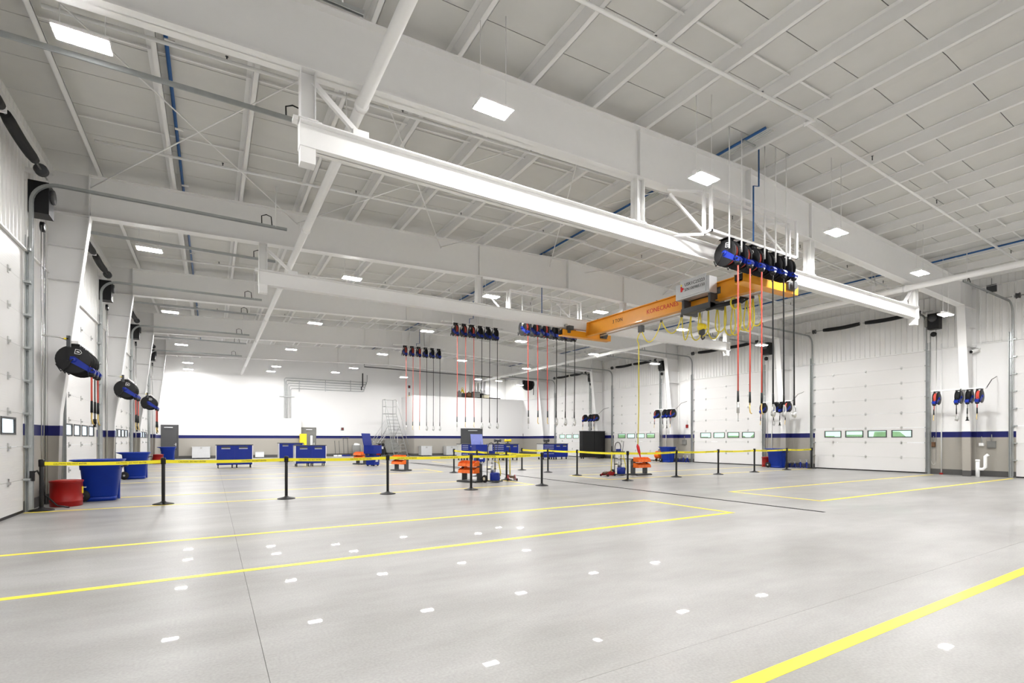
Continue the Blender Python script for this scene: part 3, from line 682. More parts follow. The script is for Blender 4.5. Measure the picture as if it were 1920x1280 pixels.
for x, z, r, lab in ((1.924, 6.43, .085, 'thick white pipe running the length of the hall near the left wall'), (19.9, 6.46, .095, 'thick white pipe running the length of the hall near the right wall')):
    t = thing('roof_pipe', lab, 'pipe', (x, 0, z)); ex_ = YF if x < 5 else 39.5
    MB().cyl((0, YN, 0), (0, ex_, 0), r, 16).build('pipe_run', 'white_steel', t)
    for y in [2.4+5.2*k for k in range(8)]:
        MB().lathe([(r, -.05), (r+.018, -.05), (r+.018, .05), (r, .05)], (0, y, 0), 16, 'y').build('coupling', 'white_steel', t)
        MB().cyl((0, y+1, r), (0, y+1, ztop(x)-z), .008, 6).build('hanger_rod', 'white_steel', t)
for xs_, lab, z in (((-.62,), 'blue air pipe running along a purlin near the left wall', 7.66), ((10.08, 10.32), 'blue and grey air pipes running along the roof ridge', 8.03), ((21.6,), 'blue air pipe running along a purlin near the right wall', 7.6)):
    y0_ = 6.35 if len(xs_) > 1 else YN; t = thing('air_pipe', lab, 'pipe', (xs_[0], 0, z)); MB().cyl((0, y0_, 0), (0, 38, 0), .03, 8).build('pipe_run', 'pipe_blue', t)
    if len(xs_) > 1:
        for dx in (.1, .16, .22, .28): MB().cyl((dx, y0_, .02), (dx, 38, .02), .014, 6).build('small_pipe', 'steel', t)
        for k in range(2, 14): MB().box(-.06, .34, 1.6+2.6*k, 1.65+2.6*k, -.06, -.035).build('strut', 'galv', t)
    else:
        for k in range(14): MB().box(-.02, .12, 1.6+2.6*k, 1.65+2.6*k, -.05, -.03).build('clip', 'white_steel', t)
def rods(n, k, x0, x1, lab):
    t = thing('brace_rod', lab, 'brace', (0, 0, 0), 0, 'roof bracing rods'); a, b = FR[k]+.008, FR[k+1]-.008
    MB().cyl((x0, b, ztop(x0)-.26), (x1, a, ztop(x1)-.26), .012, 6).build('rod', 'white_steel', t)
    MB().cyl((x0, a, ztop(x0)-.3), (x1, b, ztop(x1)-.3), .012, 6).build('rod', 'white_steel', t)
for i, (a, b) in enumerate(((-2.4, 2.0), (2.0, 6.2), (6.2, 10.4), (12, 16.2), (16.2, 20.4))): rods(i, 1, a, b, 'thin white crossed roof bracing rods between the two nearest frames, %s pair from the left' % FIRST[i])

# ------------------------------------------------------------------ belt barrier
SL = [(-2.92, 13.37), (-.92, 13.33), (1.52, 13.05), (3.92, 12.85), (6.26, 12.7), (8.69, 12.73), (8.82, 15.1), (8.74, 17.2), (8.82, 19.54)]
SR = [(25.05, 13.42), (22.9, 13.4), (20.13, 13.2), (17.62, 13.13), (15.01, 13.01), (12.25, 12.72), (12.29, 15.55), (12.4, 17.7), (12.27, 19.6)]
LS = ['standing by the red can at the left wall', 'second from the left wall', 'third from the left wall', 'fourth from the left wall', 'in front of the orange bin rack', 'at the left corner of the aisle', 'second along the left side of the aisle', 'third along the left side of the aisle', 'last along the left side of the aisle']
RS = ['against the right wall beside the door track', 'second from the right wall', 'third from the right wall', 'fourth from the right wall', 'fifth from the right wall', 'at the right corner of the aisle', 'second along the right side of the aisle', 'third along the right side of the aisle', 'last along the right side of the aisle']
post = None; letter = None; SH = 1.02
for pts, names in ((SL, LS), (SR, RS)):
    for i, (x, y) in enumerate(pts):
        t = thing('belt_stanchion', 'black belt barrier post '+names[i], 'stanchion', (x, y, 0), 0, 'belt barrier posts')
        if post is None:
            post = [MB().lathe([(.2, 0), (.2, .012), (.17, .025), (.06, .05), (.035, .075), (.02, .08)], n=28).build('base', 'black', t),
                    MB().lathe([(.03, .05), (.034, .06), (.034, SH-.13), (.03, SH-.12)], n=16).build('pole', 'black', t),
                    MB().lathe([(.034, SH-.15), (.046, SH-.14), (.048, SH-.02), (.04, SH), (.01, SH)], n=16).build('belt_head', 'black', t)]
        else:
            for p in post: o = p.copy(); col.objects.link(o); o.parent = t
        if i < len(pts)-1:
            dx, dy = pts[i+1][0]-x, pts[i+1][1]-y; L = math.hypot(dx, dy); ux, uy = dx/L, dy/L; m = MB(); zc = SH-.085; h = .036
            nx, ny = -uy*.0015, ux*.0015; N = 10; vs = []
            for k in range(N+1):
                u = .045+(L-.09)*k/N; sg = -.02*sin(pi*k/N)
                for sx, sz in ((1, -h), (1, h), (-1, h), (-1, -h)): vs.append((ux*u+nx*sx, uy*u+ny*sx, zc+sg+sz))
            fs = [(k*4+j, k*4+(j+1) % 4, (k+1)*4+(j+1) % 4, (k+1)*4+j) for k in range(N) for j in range(4)]
            m.add(vs, fs); b = m.build('belt', 'tape_yellow', t)
            # lettering faces the aisle/camera side
            if uy > .5 or uy < -.5: fx = (ux, uy) if pts is SR else (-ux, -uy); fx = (0, -1) if pts is SL else (0, 1)
            else: fx = (abs(ux), uy*(1 if ux > 0 else -1))
            nrm = Vector((fx[1], -fx[0], 0))
            for fr in ((.22, .72) if L > 2 else (.5,)):
                R = Matrix(((fx[0], 0, nrm.x, 0), (fx[1], 0, nrm.y, 0), (0, 1, 0, 0), (0, 0, 0, 1)))
                P = Matrix.Translation(Vector((ux*L*fr, uy*L*fr, zc-.02*sin(pi*fr)))+nrm*.004) @ R
                if letter is None: letter = text_mesh('belt_lettering', 'CAUTION  DO NOT ENTER', .042, 'ink', b, P, .001)
                else: o = letter.copy(); col.objects.link(o); o.parent = b; o.matrix_local = P

# ------------------------------------------------------------------ bins and cans along the walls
def rollout(label, loc, rz):
    t = thing('rollout_cart', label, 'waste cart', loc, rz, 'blue rollout carts')
    MB().loft([(.1, 0, 0, .30, .27, 5), (.12, 0, 0, .31, .28, 5), (.72, 0, 0, .36, .33, 5), (.73, 0, 0, .375, .345, 5), (.86, 0, 0, .385, .355, 5), (.88, 0, 0, .40, .37, 5), (.94, -.06, 0, .50, .40, 4), (.955, -.06, 0, .50, .40, 4), (.95, -.05, 0, .47, .375, 4), (.85, 0, 0, .36, .33, 5), (.2, 0, 0, .29, .26, 5)]).loft([(.0, 0, 0, .28, .25, 5), (.1, 0, 0, .30, .27, 5)]).build('bin', 'blue_plastic', t)
    for y in (-.3, .3):
        MB().lathe([(.05, -.035), (.13, -.035), (.14, 0), (.13, .035), (.05, .035)], (-.3, y, .14), 18, 'y').build('wheel', 'rubber', t)
        MB().cyl((-.3, y-.04, .14), (-.3, y+.04, .14), .035, 10).build('hub', 'steel', t)
    MB().cyl((-.3, -.3, .14), (-.3, .3, .14), .015, 8).build('axle', 'steel', t)
    MB().tube([(.38, -.22, .78), (.46, -.22, .8), (.48, 0, .8), (.46, .22, .8), (.38, .22, .78)], .014, 8).build('handle', 'black', t)
    MB().box(.30, .34, -.05, .05, .02, .5).build('rear_rib', 'blue_plastic', t)
def can(label, loc, r=.27, h=.54):
    t = thing('oily_waste_can', label, 'waste can', loc, random.uniform(0, 1), 'red waste cans')
    MB().lathe([(r*.97, 0), (r, .01), (r, .1), (r+.008, .11), (r, .12), (r, h-.04), (r+.012, h-.035), (r+.012, h-.015), (r, h-.01)], n=30).build('can_body', 'red_can', t)
    MB().lathe([(r+.015, h-.015), (r+.015, h+.005), (r*.6, h+.02), (.05, h+.025)], n=30).build('lid', 'red_can', t)
    MB().tube([(r, -.07, .38), (r+.05, -.07, .38), (r+.05, .07, .38), (r, .07, .38)], .008, 6).build('bail', 'steel', t)
    MB().box(r*.93, r+.006, -.08, .02, .26, .40).build('warning_label', 'yellow', t)
p = at(181, 940, Z=0); rollout('blue rollout waste cart behind the red can at the nearest left pier', (p.x+.05, p.y+.3, 0), 0)
p = at(246, 899, Z=0); rollout('blue rollout waste cart at the second left pier', (p.x+.08, p.y+.5, 0), 0)
p = at(306, 868, Z=0); rollout('blue rollout waste cart near the dark door in the far left corner', (-2.35, 37.4, 0), 0)
rollout('blue rollout waste cart beside the red can at the right wall', (24.38, 14.75, 0), -pi/2)
rollout('blue rollout waste cart beside the cable cart at the right wall', (24.38, 21.8, 0), -pi/2)
p = at(120, 949, Z=0); can('red oily waste can beside the first belt post at the left wall', (p.x+.02, p.y+.1, 0))
can('red oily waste can beside the dark far left door', (-2.72, 35.6, 0)); can('red oily waste can at the right wall by the second pier', (24.75, 15.55, 0), .22, .5)
def jackstand(label, loc, h, grp):
    t = thing('jack_stand', label, 'jack stand', loc, random.uniform(0, 3), grp)
    m = MB()
    for a in range(4):
        c_, s_ = cos(a*pi/2+pi/4), sin(a*pi/2+pi/4); m.bar((.13*c_, .13*s_, 0), (.035*c_, .035*s_, h*.62), .035, .02)
    m.box(-.11, .11, -.008, .008, .03, .05).box(-.008, .008, -.11, .11, .03, .05); m.build('tripod_base', 'blue_steel', t)
    MB().cyl((0, 0, h*.3), (0, 0, h*.7), .035, 10).build('collar', 'blue_steel', t)
    MB().box(-.015, .015, -.02, .02, h*.4, h).box(-.03, .03, -.045, .045, h-.02, h).build('ratchet_post', 'aluminium', t)
for k, (yb, wh) in enumerate(((13.72, 'right pier with the red can'), (20.95, 'next right pier beyond it'))):
    for i, (dy, h) in enumerate(((0, .42), (.3, .42), (.58, .3), (.84, .3))):
        jackstand('blue jack stand, %s of four at the %s' % (FIRST[i], wh), (25.15, yb+dy, 0), h, 'blue jack stands')
t = thing('cable_cart', 'small wheeled cart with an orange cable reel at the right wall', 'cart', (24.6, 22.75, 0), 0)
MB().tube([(-.25, -.2, .03), (.1, -.2, .2), (.2, -.2, .75)], .018, 6).tube([(-.25, .2, .03), (.1, .2, .2), (.2, .2, .75)], .018, 6).cyl((.2, -.2, .75), (.2, .2, .75), .018, 6).build('cart_frame', 'charcoal', t)
MB().lathe([(.06, -.16), (.25, -.16), (.25, -.13), (.17, -.12), (.17, .12), (.25, .13), (.25, .16), (.06, .16)], (.0, 0, .42), 20, 'y').build('cable_reel', 'orange_bin', t)
for y in (-.24, .24): MB().lathe([(.03, -.025), (.1, -.025), (.1, .025), (.03, .025)], (.05, y, .1), 14, 'y').build('wheel', 'rubber', t)

# ------------------------------------------------------------------ tool chests
def chest(label, loc, W, H, D, drawers, rz=0):
    t = thing('tool_chest', label, 'tool chest', loc, rz, 'blue rolling tool chests'); z0 = .16
    MB().box(-W/2+.03, W/2-.03, .01, D, z0, H-.04).build('body', 'blue_steel', t)
    for x in (-W/2, W/2-.035):
        MB().box(x, x+.035, 0, D, z0, H-.03).build('corner_post', 'aluminium', t)
    MB().box(-W/2-.01, W/2+.01, -.01, D+.01, H-.04, H).build('top', 'charcoal', t)
    for x in (-W/2+.1, -.1, .1, W/2-.1):
        for y in (.1, D-.1):
            c = MB().box(x-.03, x+.03, y-.04, y+.04, .12, z0).lathe([(.02, -.02), (.06, -.02), (.06, .02), (.02, .02)], (x, y, .06), 14, 'x'); c.build('caster', 'rubber', t)
    n = 2; x0 = -W/2+.05
    if drawers:
        x1 = x0+W*.42; k = 5; zz = z0+.03
        hs = [.26, .2, .16, .12, .12]; sm = sum(hs); hs = [h*(H-.09-zz)/sm for h in hs]
        for h in hs:
            d = MB().box(x0, x1, -.018, .01, zz+.006, zz+h-.006).build('drawer', 'blue_steel', t)
            MB().box(x0+.05, x1-.05, -.032, -.018, zz+h-.04, zz+h-.018).build('drawer_pull', 'aluminium', d); zz += h
        x0 = x1+.03
    wd = (W/2-.05-x0)/2
    for i in range(2):
        a = x0+i*wd; d = MB().box(a+.005, a+wd-.005, -.02, .01, z0+.02, H-.07).build('door', 'blue_steel', t)
        MB().box(a+wd*.25, a+wd*.75, -.03, -.02, H-.2, H-.1).build('grip_recess', 'charcoal', d)
        MB().box(a+wd*.25, a+wd*.75, -.036, -.03, H-.21, H-.185).build('grip', 'aluminium', d)
    return t
def on(px, py): q = at(px, py, Z=0); return (q.x, q.y, 0)
chest('blue rolling tool chest, leftmost, behind the second belt span', on(440, 877), 1.62, 1.16, .7, False)
chest('blue rolling tool chest standing before the yellow cabinet and grey door', on(583, 874), 1.55, 1.12, .7, False)
chest('blue rolling tool chest half hidden behind another near the yellow cabinet', on(546, 865), 1.45, 1.2, .7, False)
chest('blue rolling tool chest before the wide dark door', on(880, 862.5), 1.25, 1.12, .7, True)
c4 = on(948, 863); chest('long blue tool chest with drawers in the middle behind the aisle', c4, 2.1, 1.12, .75, True)
c5 = on(1042, 861); chest('long blue tool chest with drawers, nearest the right wall', c5, 2.2, 1.12, .75, True)
for x, r, mt, lab in ((c4[0]-.45, .16, 'charcoal', 'black bench vise on the middle long tool chest'), (c4[0]+.35, .15, 'yellow', 'yellow bench grinder on the middle long tool chest'), (c5[0]-.6, .14, 'charcoal', 'dark bench vise on the tool chest nearest the right wall')):
    y = (c4 if x < c4[0]+.6 else c5)[1]+.3
    t = thing('bench_tool', lab, 'bench tool', (x, y, 1.12))
    MB().box(-.12, .12, -.1, .1, 0, .04).cyl((0, 0, .03), (0, 0, .16), .05, 10).build('base', 'charcoal', t)
    MB().cyl((-r*1.3, 0, .22), (r*1.3, 0, .22), .07, 12).build('body', mt, t)
    for s in (-1, 1): MB().lathe([(.03, -.03), (.1, -.03), (.1, .03), (.03, .03)], (s*r*1.3, 0, .22), 14, 'x').build('jaw' if mt != 'yellow' else 'wheel_guard', mt, t)
# parts washers with raised lids
def washer(label, loc, rz, lid):
    t = thing('parts_washer', label, 'parts washer', loc, rz, 'parts washers')
    MB().box(-.26, .26, -.24, .24, .06, .55).build('pedestal', 'blue_steel', t)
    for x in (-.2, .2):
        for y in (-.18, .18): MB().lathe([(.015, -.02), (.05, -.02), (.05, .02), (.015, .02)], (x, y, .05), 12, 'x').build('caster', 'rubber', t)
    MB().box(-.4, .4, -.3, -.27, .68, 1.1).box(-.4, .4, .27, .3, .68, 1.1).box(-.4, -.37, -.27, .27, .68, 1.1).box(.37, .4, -.27, .27, .68, 1.1).box(-.4, .4, -.3, .3, .66, .68).build('tub', 'blue_steel', t)
    MB().bar((-.3, .2, .55), (-.3, .2, .66), .05, .05).bar((.3, .2, .55), (.3, .2, .66), .05, .05).box(-.2, .2, -.1, .1, .55, .66).build('stand', 'blue_steel', t)
    MB().add([(-.4, .28, 1.1), (.4, .28, 1.1), (.4, .42, 1.74), (-.4, .42, 1.74), (-.4, .31, 1.1), (.4, .31, 1.1), (.4, .45, 1.74), (-.4, .45, 1.74)], [(0, 1, 2, 3), (7, 6, 5, 4), (0, 4, 5, 1), (1, 5, 6, 2), (2, 6, 7, 3), (3, 7, 4, 0)]).build('lid', lid, t)
    MB().tube([(.2, .2, 1.1), (.2, .2, 1.3), (.12, .05, 1.34), (.1, -.02, 1.22)], .014, 6).build('spigot', 'steel', t)
    MB().box(-.12, .12, -.25, -.24, .22, .4).build('pedestal_label', 'aluminium', t)
washer('blue parts washer with raised blue lid beside the far left orange bin rack', on(699, 873), .75, 'blue_steel')
washer('blue parts washer with raised pale lid before the wide dark door', on(899, 867), 0, 'light_blue')

# orange bin racks
def bin_rack(label, loc, rz):
    t = thing('bin_rack', label, 'bin rack', loc, rz, 'orange parts bin racks')
    MB().box(-.38, .38, -.26, .26, .02, .06).box(-.42, .42, -.28, -.22, 0, .05).box(-.42, .42, .22, .28, 0, .05).build('base', 'charcoal', t)
    for x in (-.36, .33): MB().box(x, x+.03, -.09, .14, .05, .6).build('upright', 'charcoal', t)
    for z in (.34, .58): MB().box(-.42, .42, .0, .02, z, z+.05).box(-.44, .44, -.1, -.08, z-.05, z-.03).build('louvre_rail', 'charcoal', t)
    b0 = None
    for z in (.30, .52):
        for i in range(4):
            if b0 is None:
                x = .088
                b0 = MB().prism([(0, 0), (0, .18), (-.1, .19), (-.25, .12), (-.28, .01), (-.26, 0)], -x, -x+.006, 'x').prism([(0, 0), (0, .18), (-.1, .19), (-.25, .12), (-.28, .01), (-.26, 0)], x-.006, x, 'x').box(-x, x, -.27, 0, 0, .006).box(-x, x, -.006, 0, 0, .19).prism([(-.28, .01), (-.25, .11), (-.244, .11), (-.272, .01)], -x, x, 'x').build('parts_bin', 'orange_bin', t); o = b0
            else: o = b0.copy(); col.objects.link(o)
            o.location = (-.2775+.185*i, .0, z)
    return t
bin_rack('orange parts bin rack behind the belt barrier, nearest on the left of the aisle', on(884, 903), -pi/2+.35)
bin_rack('orange parts bin rack in the middle bay left of the aisle', on(752, 882), -pi/2+.35)
bin_rack('orange parts bin rack furthest left beside the parts washer', on(677, 870), -pi/2+.35)
bin_rack('orange parts bin rack right of the aisle behind the corner belt post', on(1199, 890), .05)

# fluid carts and floor jacks
def fluid_cart(label, loc, rz):
    t = thing('fluid_cart', label, 'cart', loc, rz, 'blue two wheeled carts')
    MB().box(-.2, .2, -.22, .16, .03, .07).build('foot_plate', 'charcoal', t)
    MB().loft([(.07, 0, -.05, .15, .15, 2.2), (.09, 0, -.05, .16, .16, 2.2), (.3, 0, -.05, .16, .16, 2.2), (.33, 0, -.05, .12, .12, 2.2)]).build('reservoir', 'blue_steel', t)
    for x in (-.17, .17): MB().tube([(x, .14, .04), (x, .14, .95)], .018, 8).build('post', 'charcoal', t)
    MB().tube([(-.15, .14, .95), (-.15, .14, 1.15), (-.1, .14, 1.27), (0, .14, 1.31), (.1, .14, 1.27), (.15, .14, 1.15), (.15, .14, .95)], .016, 8).build('loop_handle', 'charcoal', t)
    MB().box(-.22, .22, -.02, .22, .88, .9).box(-.22, .22, -.02, -.01, .9, .95).box(-.22, .22, .21, .22, .9, .95).build('tray', 'charcoal', t)
    MB().box(-.1, .06, .02, .14, .9, 1.04).build('gauge_box', 'blue_reel', t)
    MB().cyl((0, .08, .33), (0, .08, .55), .06, 14).cyl((0, .08, .6), (0, .08, .75), .045, 12).build('pump', 'aluminium', t)
    MB().box(-.18, .18, .1, .16, .42, .46).build('cross_bar', 'charcoal', t)
    for s in (-1, 1):
        MB().lathe([(.04, -.035), (.1, -.035), (.125, -.02), (.125, .02), (.1, .035), (.04, .035)], (s*.27, .14, .125), 18, 'x').build('wheel', 'rubber', t)
        MB().cyl((s*.27-.04, .14, .125), (s*.27+.04, .14, .125), .055, 12).build('wheel_hub', 'cream', t)
    MB().tube([(.06, .05, .7), (.2, -.02, .62), (.24, -.05, .35), (.26, -.02, .2), (.3, .0, .3), (.28, .05, .6), (.22, .1, .85)], .016, 7).build('hose', 'cable_yellow', t)
    MB().tube([(.22, .1, .93), (.26, .12, 1.1), (.3, .13, 1.35)], .01, 6).build('wand', 'black', t)
fluid_cart('blue two wheeled fluid cart beside the orange rack left of the aisle', on(926, 904), .2)
fluid_cart('blue two wheeled fluid cart with loop handle right of the aisle', on(1163, 891), 0)
def floor_jack(label, loc, rz):
    t = thing('floor_jack', label, 'floor jack', loc, rz, 'dark red floor jacks')
    for y in (-.12, .12): MB().prism([(-.35, .03), (.25, .03), (.25, .14), (-.1, .2), (-.35, .08)], y-.01, y+.01).build('side_plate', 'red_can', t)
    MB().prism([(-.3, .1), (.1, .14), (.1, .18), (-.3, .16)], -.08, .08).build('lift_arm', 'brown', t)
    MB().cyl((-.3, 0, .16), (-.3, 0, .2), .06, 12).build('saddle', 'steel', t)
    for x in (-.3, .2):
        for y in (-.16, .16): MB().lathe([(.01, -.02), (.045, -.02), (.045, .02), (.01, .02)], (x, y, .045), 12, 'y').build('wheel', 'rubber', t)
    MB().tube([(.2, 0, .15), (.24, 0, .95)], .02, 8).build('handle', 'cable_yellow', t)
    MB().tube([(.24, 0, .93), (.25, 0, 1.15)], .024, 8).build('grip', 'black', t)
floor_jack('dark red floor jack with yellow handle beside the fluid cart right of the aisle', on(1141, 892), .3)
floor_jack('dark red floor jack with yellow handle at the left fluid cart', on(958, 900), 1.2)
q = at(1114, 859.5, Z=0)
t = thing('rolling_cabinet', 'large black rolling cabinet standing in front of the right wall', 'cabinet', (q.x, q.y, 0))
MB().box(-1.05, 1.05, 0, .4, .1, 2.02).build('cabinet_body', 'black', t)
for x in (-1.03, .02): MB().box(x, x+1.01, -.02, 0, .12, 1.98).build('door', 'black', t)
MB().box(-1.08, 1.08, -.03, .43, 2.0, 2.04).build('top_cap', 'charcoal', t)
for x in (-.95, .95):
    for y in (.08, .32): MB().lathe([(.02, -.025), (.05, -.025), (.05, .025), (.02, .025)], (x, y, .05), 12, 'x').box(x-.03, x+.03, y-.03, y+.03, .08, .12).build('caster', 'rubber', t)

# ------------------------------------------------------------------ far wall
def slab(name, label, cat, px0, px1, pt, pb, Y, D, mat, parts=True):
    a, b = at(px0, pb, Y=Y), at(px1, pb, Y=Y); zt = at((px0+px1)/2, pt, Y=Y).z; W = b.x-a.x
    t = thing(name, label, cat, ((a.x+b.x)/2, Y, 0)); return t, W, zt
for px0, px1, pt, Y, lab in ((360, 394, 837, YB-.75, 'aluminium job box against the far wall left of the chests'), (790, 810, 836, RY-.75, 'aluminium job box against the far room wall, left one'), (837, 857, 836, RY-.75, 'aluminium job box against the far room wall, right one')):
    t, W, zt = slab('job_box', lab, 'box', px0, px1, pt, 858, Y, .7, 'aluminium')
    MB().box(-W/2, W/2, 0, .65, .08, zt-.05).build('box_body', 'aluminium', t); MB().box(-W/2-.02, W/2+.02, -.02, .67, zt-.05, zt).build('lid', 'aluminium', t)
    for x in (-W/2+.1, W/2-.1): MB().box(x-.06, x+.06, .05, .6, 0, .08).build('skid', 'charcoal', t)
    MB().box(-.06, .06, -.035, 0, zt-.16, zt-.04).build('latch', 'steel', t)
t, W, zt = slab('yellow_cabinet', 'yellow steel safety cabinet beside the grey far door', 'cabinet', 563, 575, 813, 858, YF-.95, .5, 'yellow')
MB().box(-W/2, W/2, 0, .45, .06, zt).box(-W/2+.04, -W/2+.1, .05, .4, 0, .06).box(W/2-.1, W/2-.04, .05, .4, 0, .06).build('cabinet_body', 'yellow', t)
for x in (-W/2+.01, .005): MB().box(x, x+W/2-.015, -.015, 0, .1, zt-.03).build('door', 'yellow', t)
MB().box(-.03, .03, -.03, -.015, zt*.5, zt*.6).build('handle', 'black', t)
t, W, zt = slab('utility_box', 'small pale wheeled box on the floor by the far wall', 'box', 479, 495, 848, 857, YF-.9, .4, 'white_plastic')
MB().box(-W/2, W/2, 0, .4, .06, .42).build('box_body', 'white_plastic', t); MB().box(-W/2-.01, W/2+.01, -.01, .41, .42, .46).build('lid', 'plate_grey', t)
for x in (-W/2+.08, W/2-.08): MB().lathe([(.01, -.02), (.03, -.02), (.03, .02), (.01, .02)], (x, .1, .03), 10, 'x').build('caster', 'rubber', t)
for i, (px, pt, hd) in enumerate(((629, 826, 0), (637, 826, 0), (645, 820, 1), (653, 820, 1))):
    a = at(px, 853, Y=YF-.35); zt = at(px, pt, Y=YF-.35).z
    t = thing('floor_brush', '%s leaning on the far wall, %s from the left' % ('push broom' if not hd else 'blue headed floor squeegee', FIRST[i]), 'broom', (a.x, YF-.35, 0), 0, 'brooms at the far wall')
    MB().cyl((0, 0, .1), (0, .3, zt), .018, 8).build('handle', 'charcoal', t)
    MB().prism([(-.05, .12), (.05, .12), (.09, 0), (-.09, 0)], -.15, .15, 'x').build('brush_head', 'blue_steel' if hd else 'aluminium', t)
    if hd: MB().box(-.14, .14, .26, .3, zt-.03, zt+.02).build('cross_grip', 'charcoal', t)
t, W, zt = slab('metal_bin', 'grey metal bin with white bags by the far wall', 'bin', 662, 677, 831, 856, YF-.9, .5, 'steel')
MB().loft([(.02, 0, .25, W/2*.85, .25, 4), (zt-.15, 0, .25, W/2, .3, 4), (zt-.15, 0, .25, W/2*.9, .26, 4)]).build('bin_body', 'midgrey', t)
MB().loft([(zt-.25, 0, .25, W/2*.8, .22, 3), (zt-.05, .05, .25, W/2*.7, .2, 2.4), (zt+.02, -.05, .25, .1, .1, 2)]).build('bag', 'white_plastic', t)
for x in (-W/2, W/2): MB().cyl((x, .0, 0), (x, .0, zt-.1), .02, 8).build('leg', 'steel', t)
t, W, zt = slab('welder', 'red and black welding machine left of the grey hopper', 'machine', 706, 721, 832, 857, YF-2.3, .6, 'red_can')
MB().box(-W/2, 0, 0, .7, .12, zt-.1).build('side_panel', 'red_can', t); MB().box(0, W/2, 0, .7, .12, zt).build('front_panel', 'black', t)
MB().box(.06, W/2-.1, -.02, 0, zt*.6, zt*.8).build('dial_plate', 'white_plastic', t); MB().box(-W/2, W/2, .1, .16, zt, zt+.05).build('handle', 'black', t)
for x in (-W/2+.12, W/2-.12): MB().lathe([(.02, -.03), (.1, -.03), (.1, .03), (.02, .03)], (x, .15, .1), 14, 'x').build('wheel', 'rubber', t)
t, W, zt = slab('dump_hopper', 'grey steel dump hopper behind the rolling ladder', 'hopper', 722, 751, 822, 857, YF-2.1, 1.2, 'hopper_grey')
MB().prism([(-W/2+.15, .3), (W/2-.1, .3), (W/2, .75), (.1, zt), (-.35, zt), (-W/2, .75)], 0, .75).build('hopper_body', 'hopper_grey', t)
for x in (-W/2+.25, W/2-.25): MB().box(x-.05, x+.05, .05, .7, .1, .32).build('base_rail', 'black', t)
for x in (-W/2+.2, W/2-.2):
    for y in (.15, .6): MB().lathe([(.02, -.03), (.06, -.03), (.06, .03), (.02, .03)], (x, y, .06), 12, 'x').build('caster', 'rubber', t)
def rladder(label, loc, rz, h, W, run, n, mat, rail=1.15):
    t = thing('rolling_ladder', label, 'ladder', loc, rz, 'rolling ladders'); pl = .75
    for x in (-W/2, W/2):
        MB().tube([(x*1.25, 0, .05), (x, run, h)], .022, 8).build('stringer', mat, t)
        MB().tube([(x*1.3, run+pl*1.1, .05), (x, run+pl, h)], .022, 8).build('rear_leg', mat, t)
        MB().tube([(x*1.28, 0, .1), (x*1.3, run+pl*1.1, .1)], .022, 8).build('base_rail', mat, t)
        MB().tube([(x*1.35, .05, .95), (x*1.05, run-.1, h+rail-.15), (x, run, h+rail), (x, run+pl, h+rail), (x, run+pl, h)], .02, 8).build('hand_rail', mat, t)
        MB().tube([(x, run, h), (x, run, h+rail)], .018, 8).tube([(x, run, h+rail*.5), (x, run+pl, h+rail*.5)], .016, 8).build('guard_post', mat, t)
        MB().tube([(x*1.2, run*.35, h*.35), (x*1.28, run+pl, h*.18)], .016, 8).tube([(x*1.1, run*.7, h*.7), (x*1.2, run+pl, h*.45)], .016, 8).build('side_brace', mat, t)
        for y in (.1, run+pl): MB().lathe([(.02, -.025), (.09, -.025), (.09, .025), (.02, .025)], (x*1.36, y, .09), 12, 'x').build('caster', 'rubber', t)
    for i in range(1, n+1):
        f = i/(n+1); w_ = W*(1.25-.25*f); MB().box(-w_/2, w_/2, run*f-.09, run*f+.09, h*f-.02, h*f+.012).build('step', mat, t)
    MB().box(-W/2, W/2, run-.05, run+pl, h-.04, h).build('platform', mat, t)
    MB().tube([(-W/2, run+pl, h+rail), (W/2, run+pl, h+rail)], .02, 8).build('rear_rail', mat, t); MB().tube([(-W/2, run+pl, h+rail*.5), (W/2, run+pl, h+rail*.5)], .016, 8).build('rear_mid_rail', mat, t)
q = at(751, 853, Y=38.4); rladder('tall grey rolling warehouse ladder by the far room corner', (q.x, 38.2, 0), .05, 3.55, .9, 2.3, 12, 'ladder_grey')
q = at(704, 840, Y=42.6); rladder('lower pale rolling ladder side on behind the welding machine', (q.x-.3, 43.15, 0), -pi/2, 2.2, .7, 1.5, 7, 'aluminium', 1.0)
# wall conduits, alarms and the yellow stretcher
t = thing('conduit_bank', 'bank of thin grey conduits bending across the white far wall', 'conduit', (at(539, 745, Y=YF).x, YF-.06, 3.1))
cx = at(539, 745, Y=YF).x
for i in range(5):
    xa = at(533+3*i, 745, Y=YF).x-cx; zz = at(600, 712+4.6*i, Y=YF).z-3.1; xb = at(688-1.5*i, 720, Y=YF).x-cx
    MB().tube([(xa, 0, 0), (xa, 0, zz-.1), (xa+.1, 0, zz), (xb-.1, 0, zz), (xb, 0, zz+.05), (xb, 0, 3.9 if i == 0 else zz+.2)], .022 if i != 1 else .035, 6).build('conduit', 'galv', t)
for px in (561, 610, 657):
    x = at(px, 720, Y=YF).x-cx; z = at(px, 720, Y=YF).z-3.1; MB().box(x-.02, x+.02, -.04, .05, z-.6, z+.3).build('strut', 'galv', t)
x = at(534, 743, Y=YF).x-cx; MB().box(x-.4, x+.7, -.04, .05, at(534, 743, Y=YF).z-3.1-.03, at(534, 743, Y=YF).z-3.1+.03).build('strut', 'galv', t)
for px, py, Y, lab in ((642, 804, YF, 'small red and black alarm button on the white far wall'), (767, 725, YF, 'small dark speaker high on the far wall'), (982, 815, RY, 'small red call point by the narrow grey door')):
    q = at(px, py, Y=Y); t = thing('wall_alarm', lab, 'alarm', (q.x, Y-.001, q.z)); MB().box(-.1, .1, -.06, .0, -.12, .12).build('housing', 'charcoal', t); MB().cyl((0, -.08, 0), (0, -.06, 0), .06, 12).build('button', 'red_can', t)
q = at(766.5, 760, Y=YF)
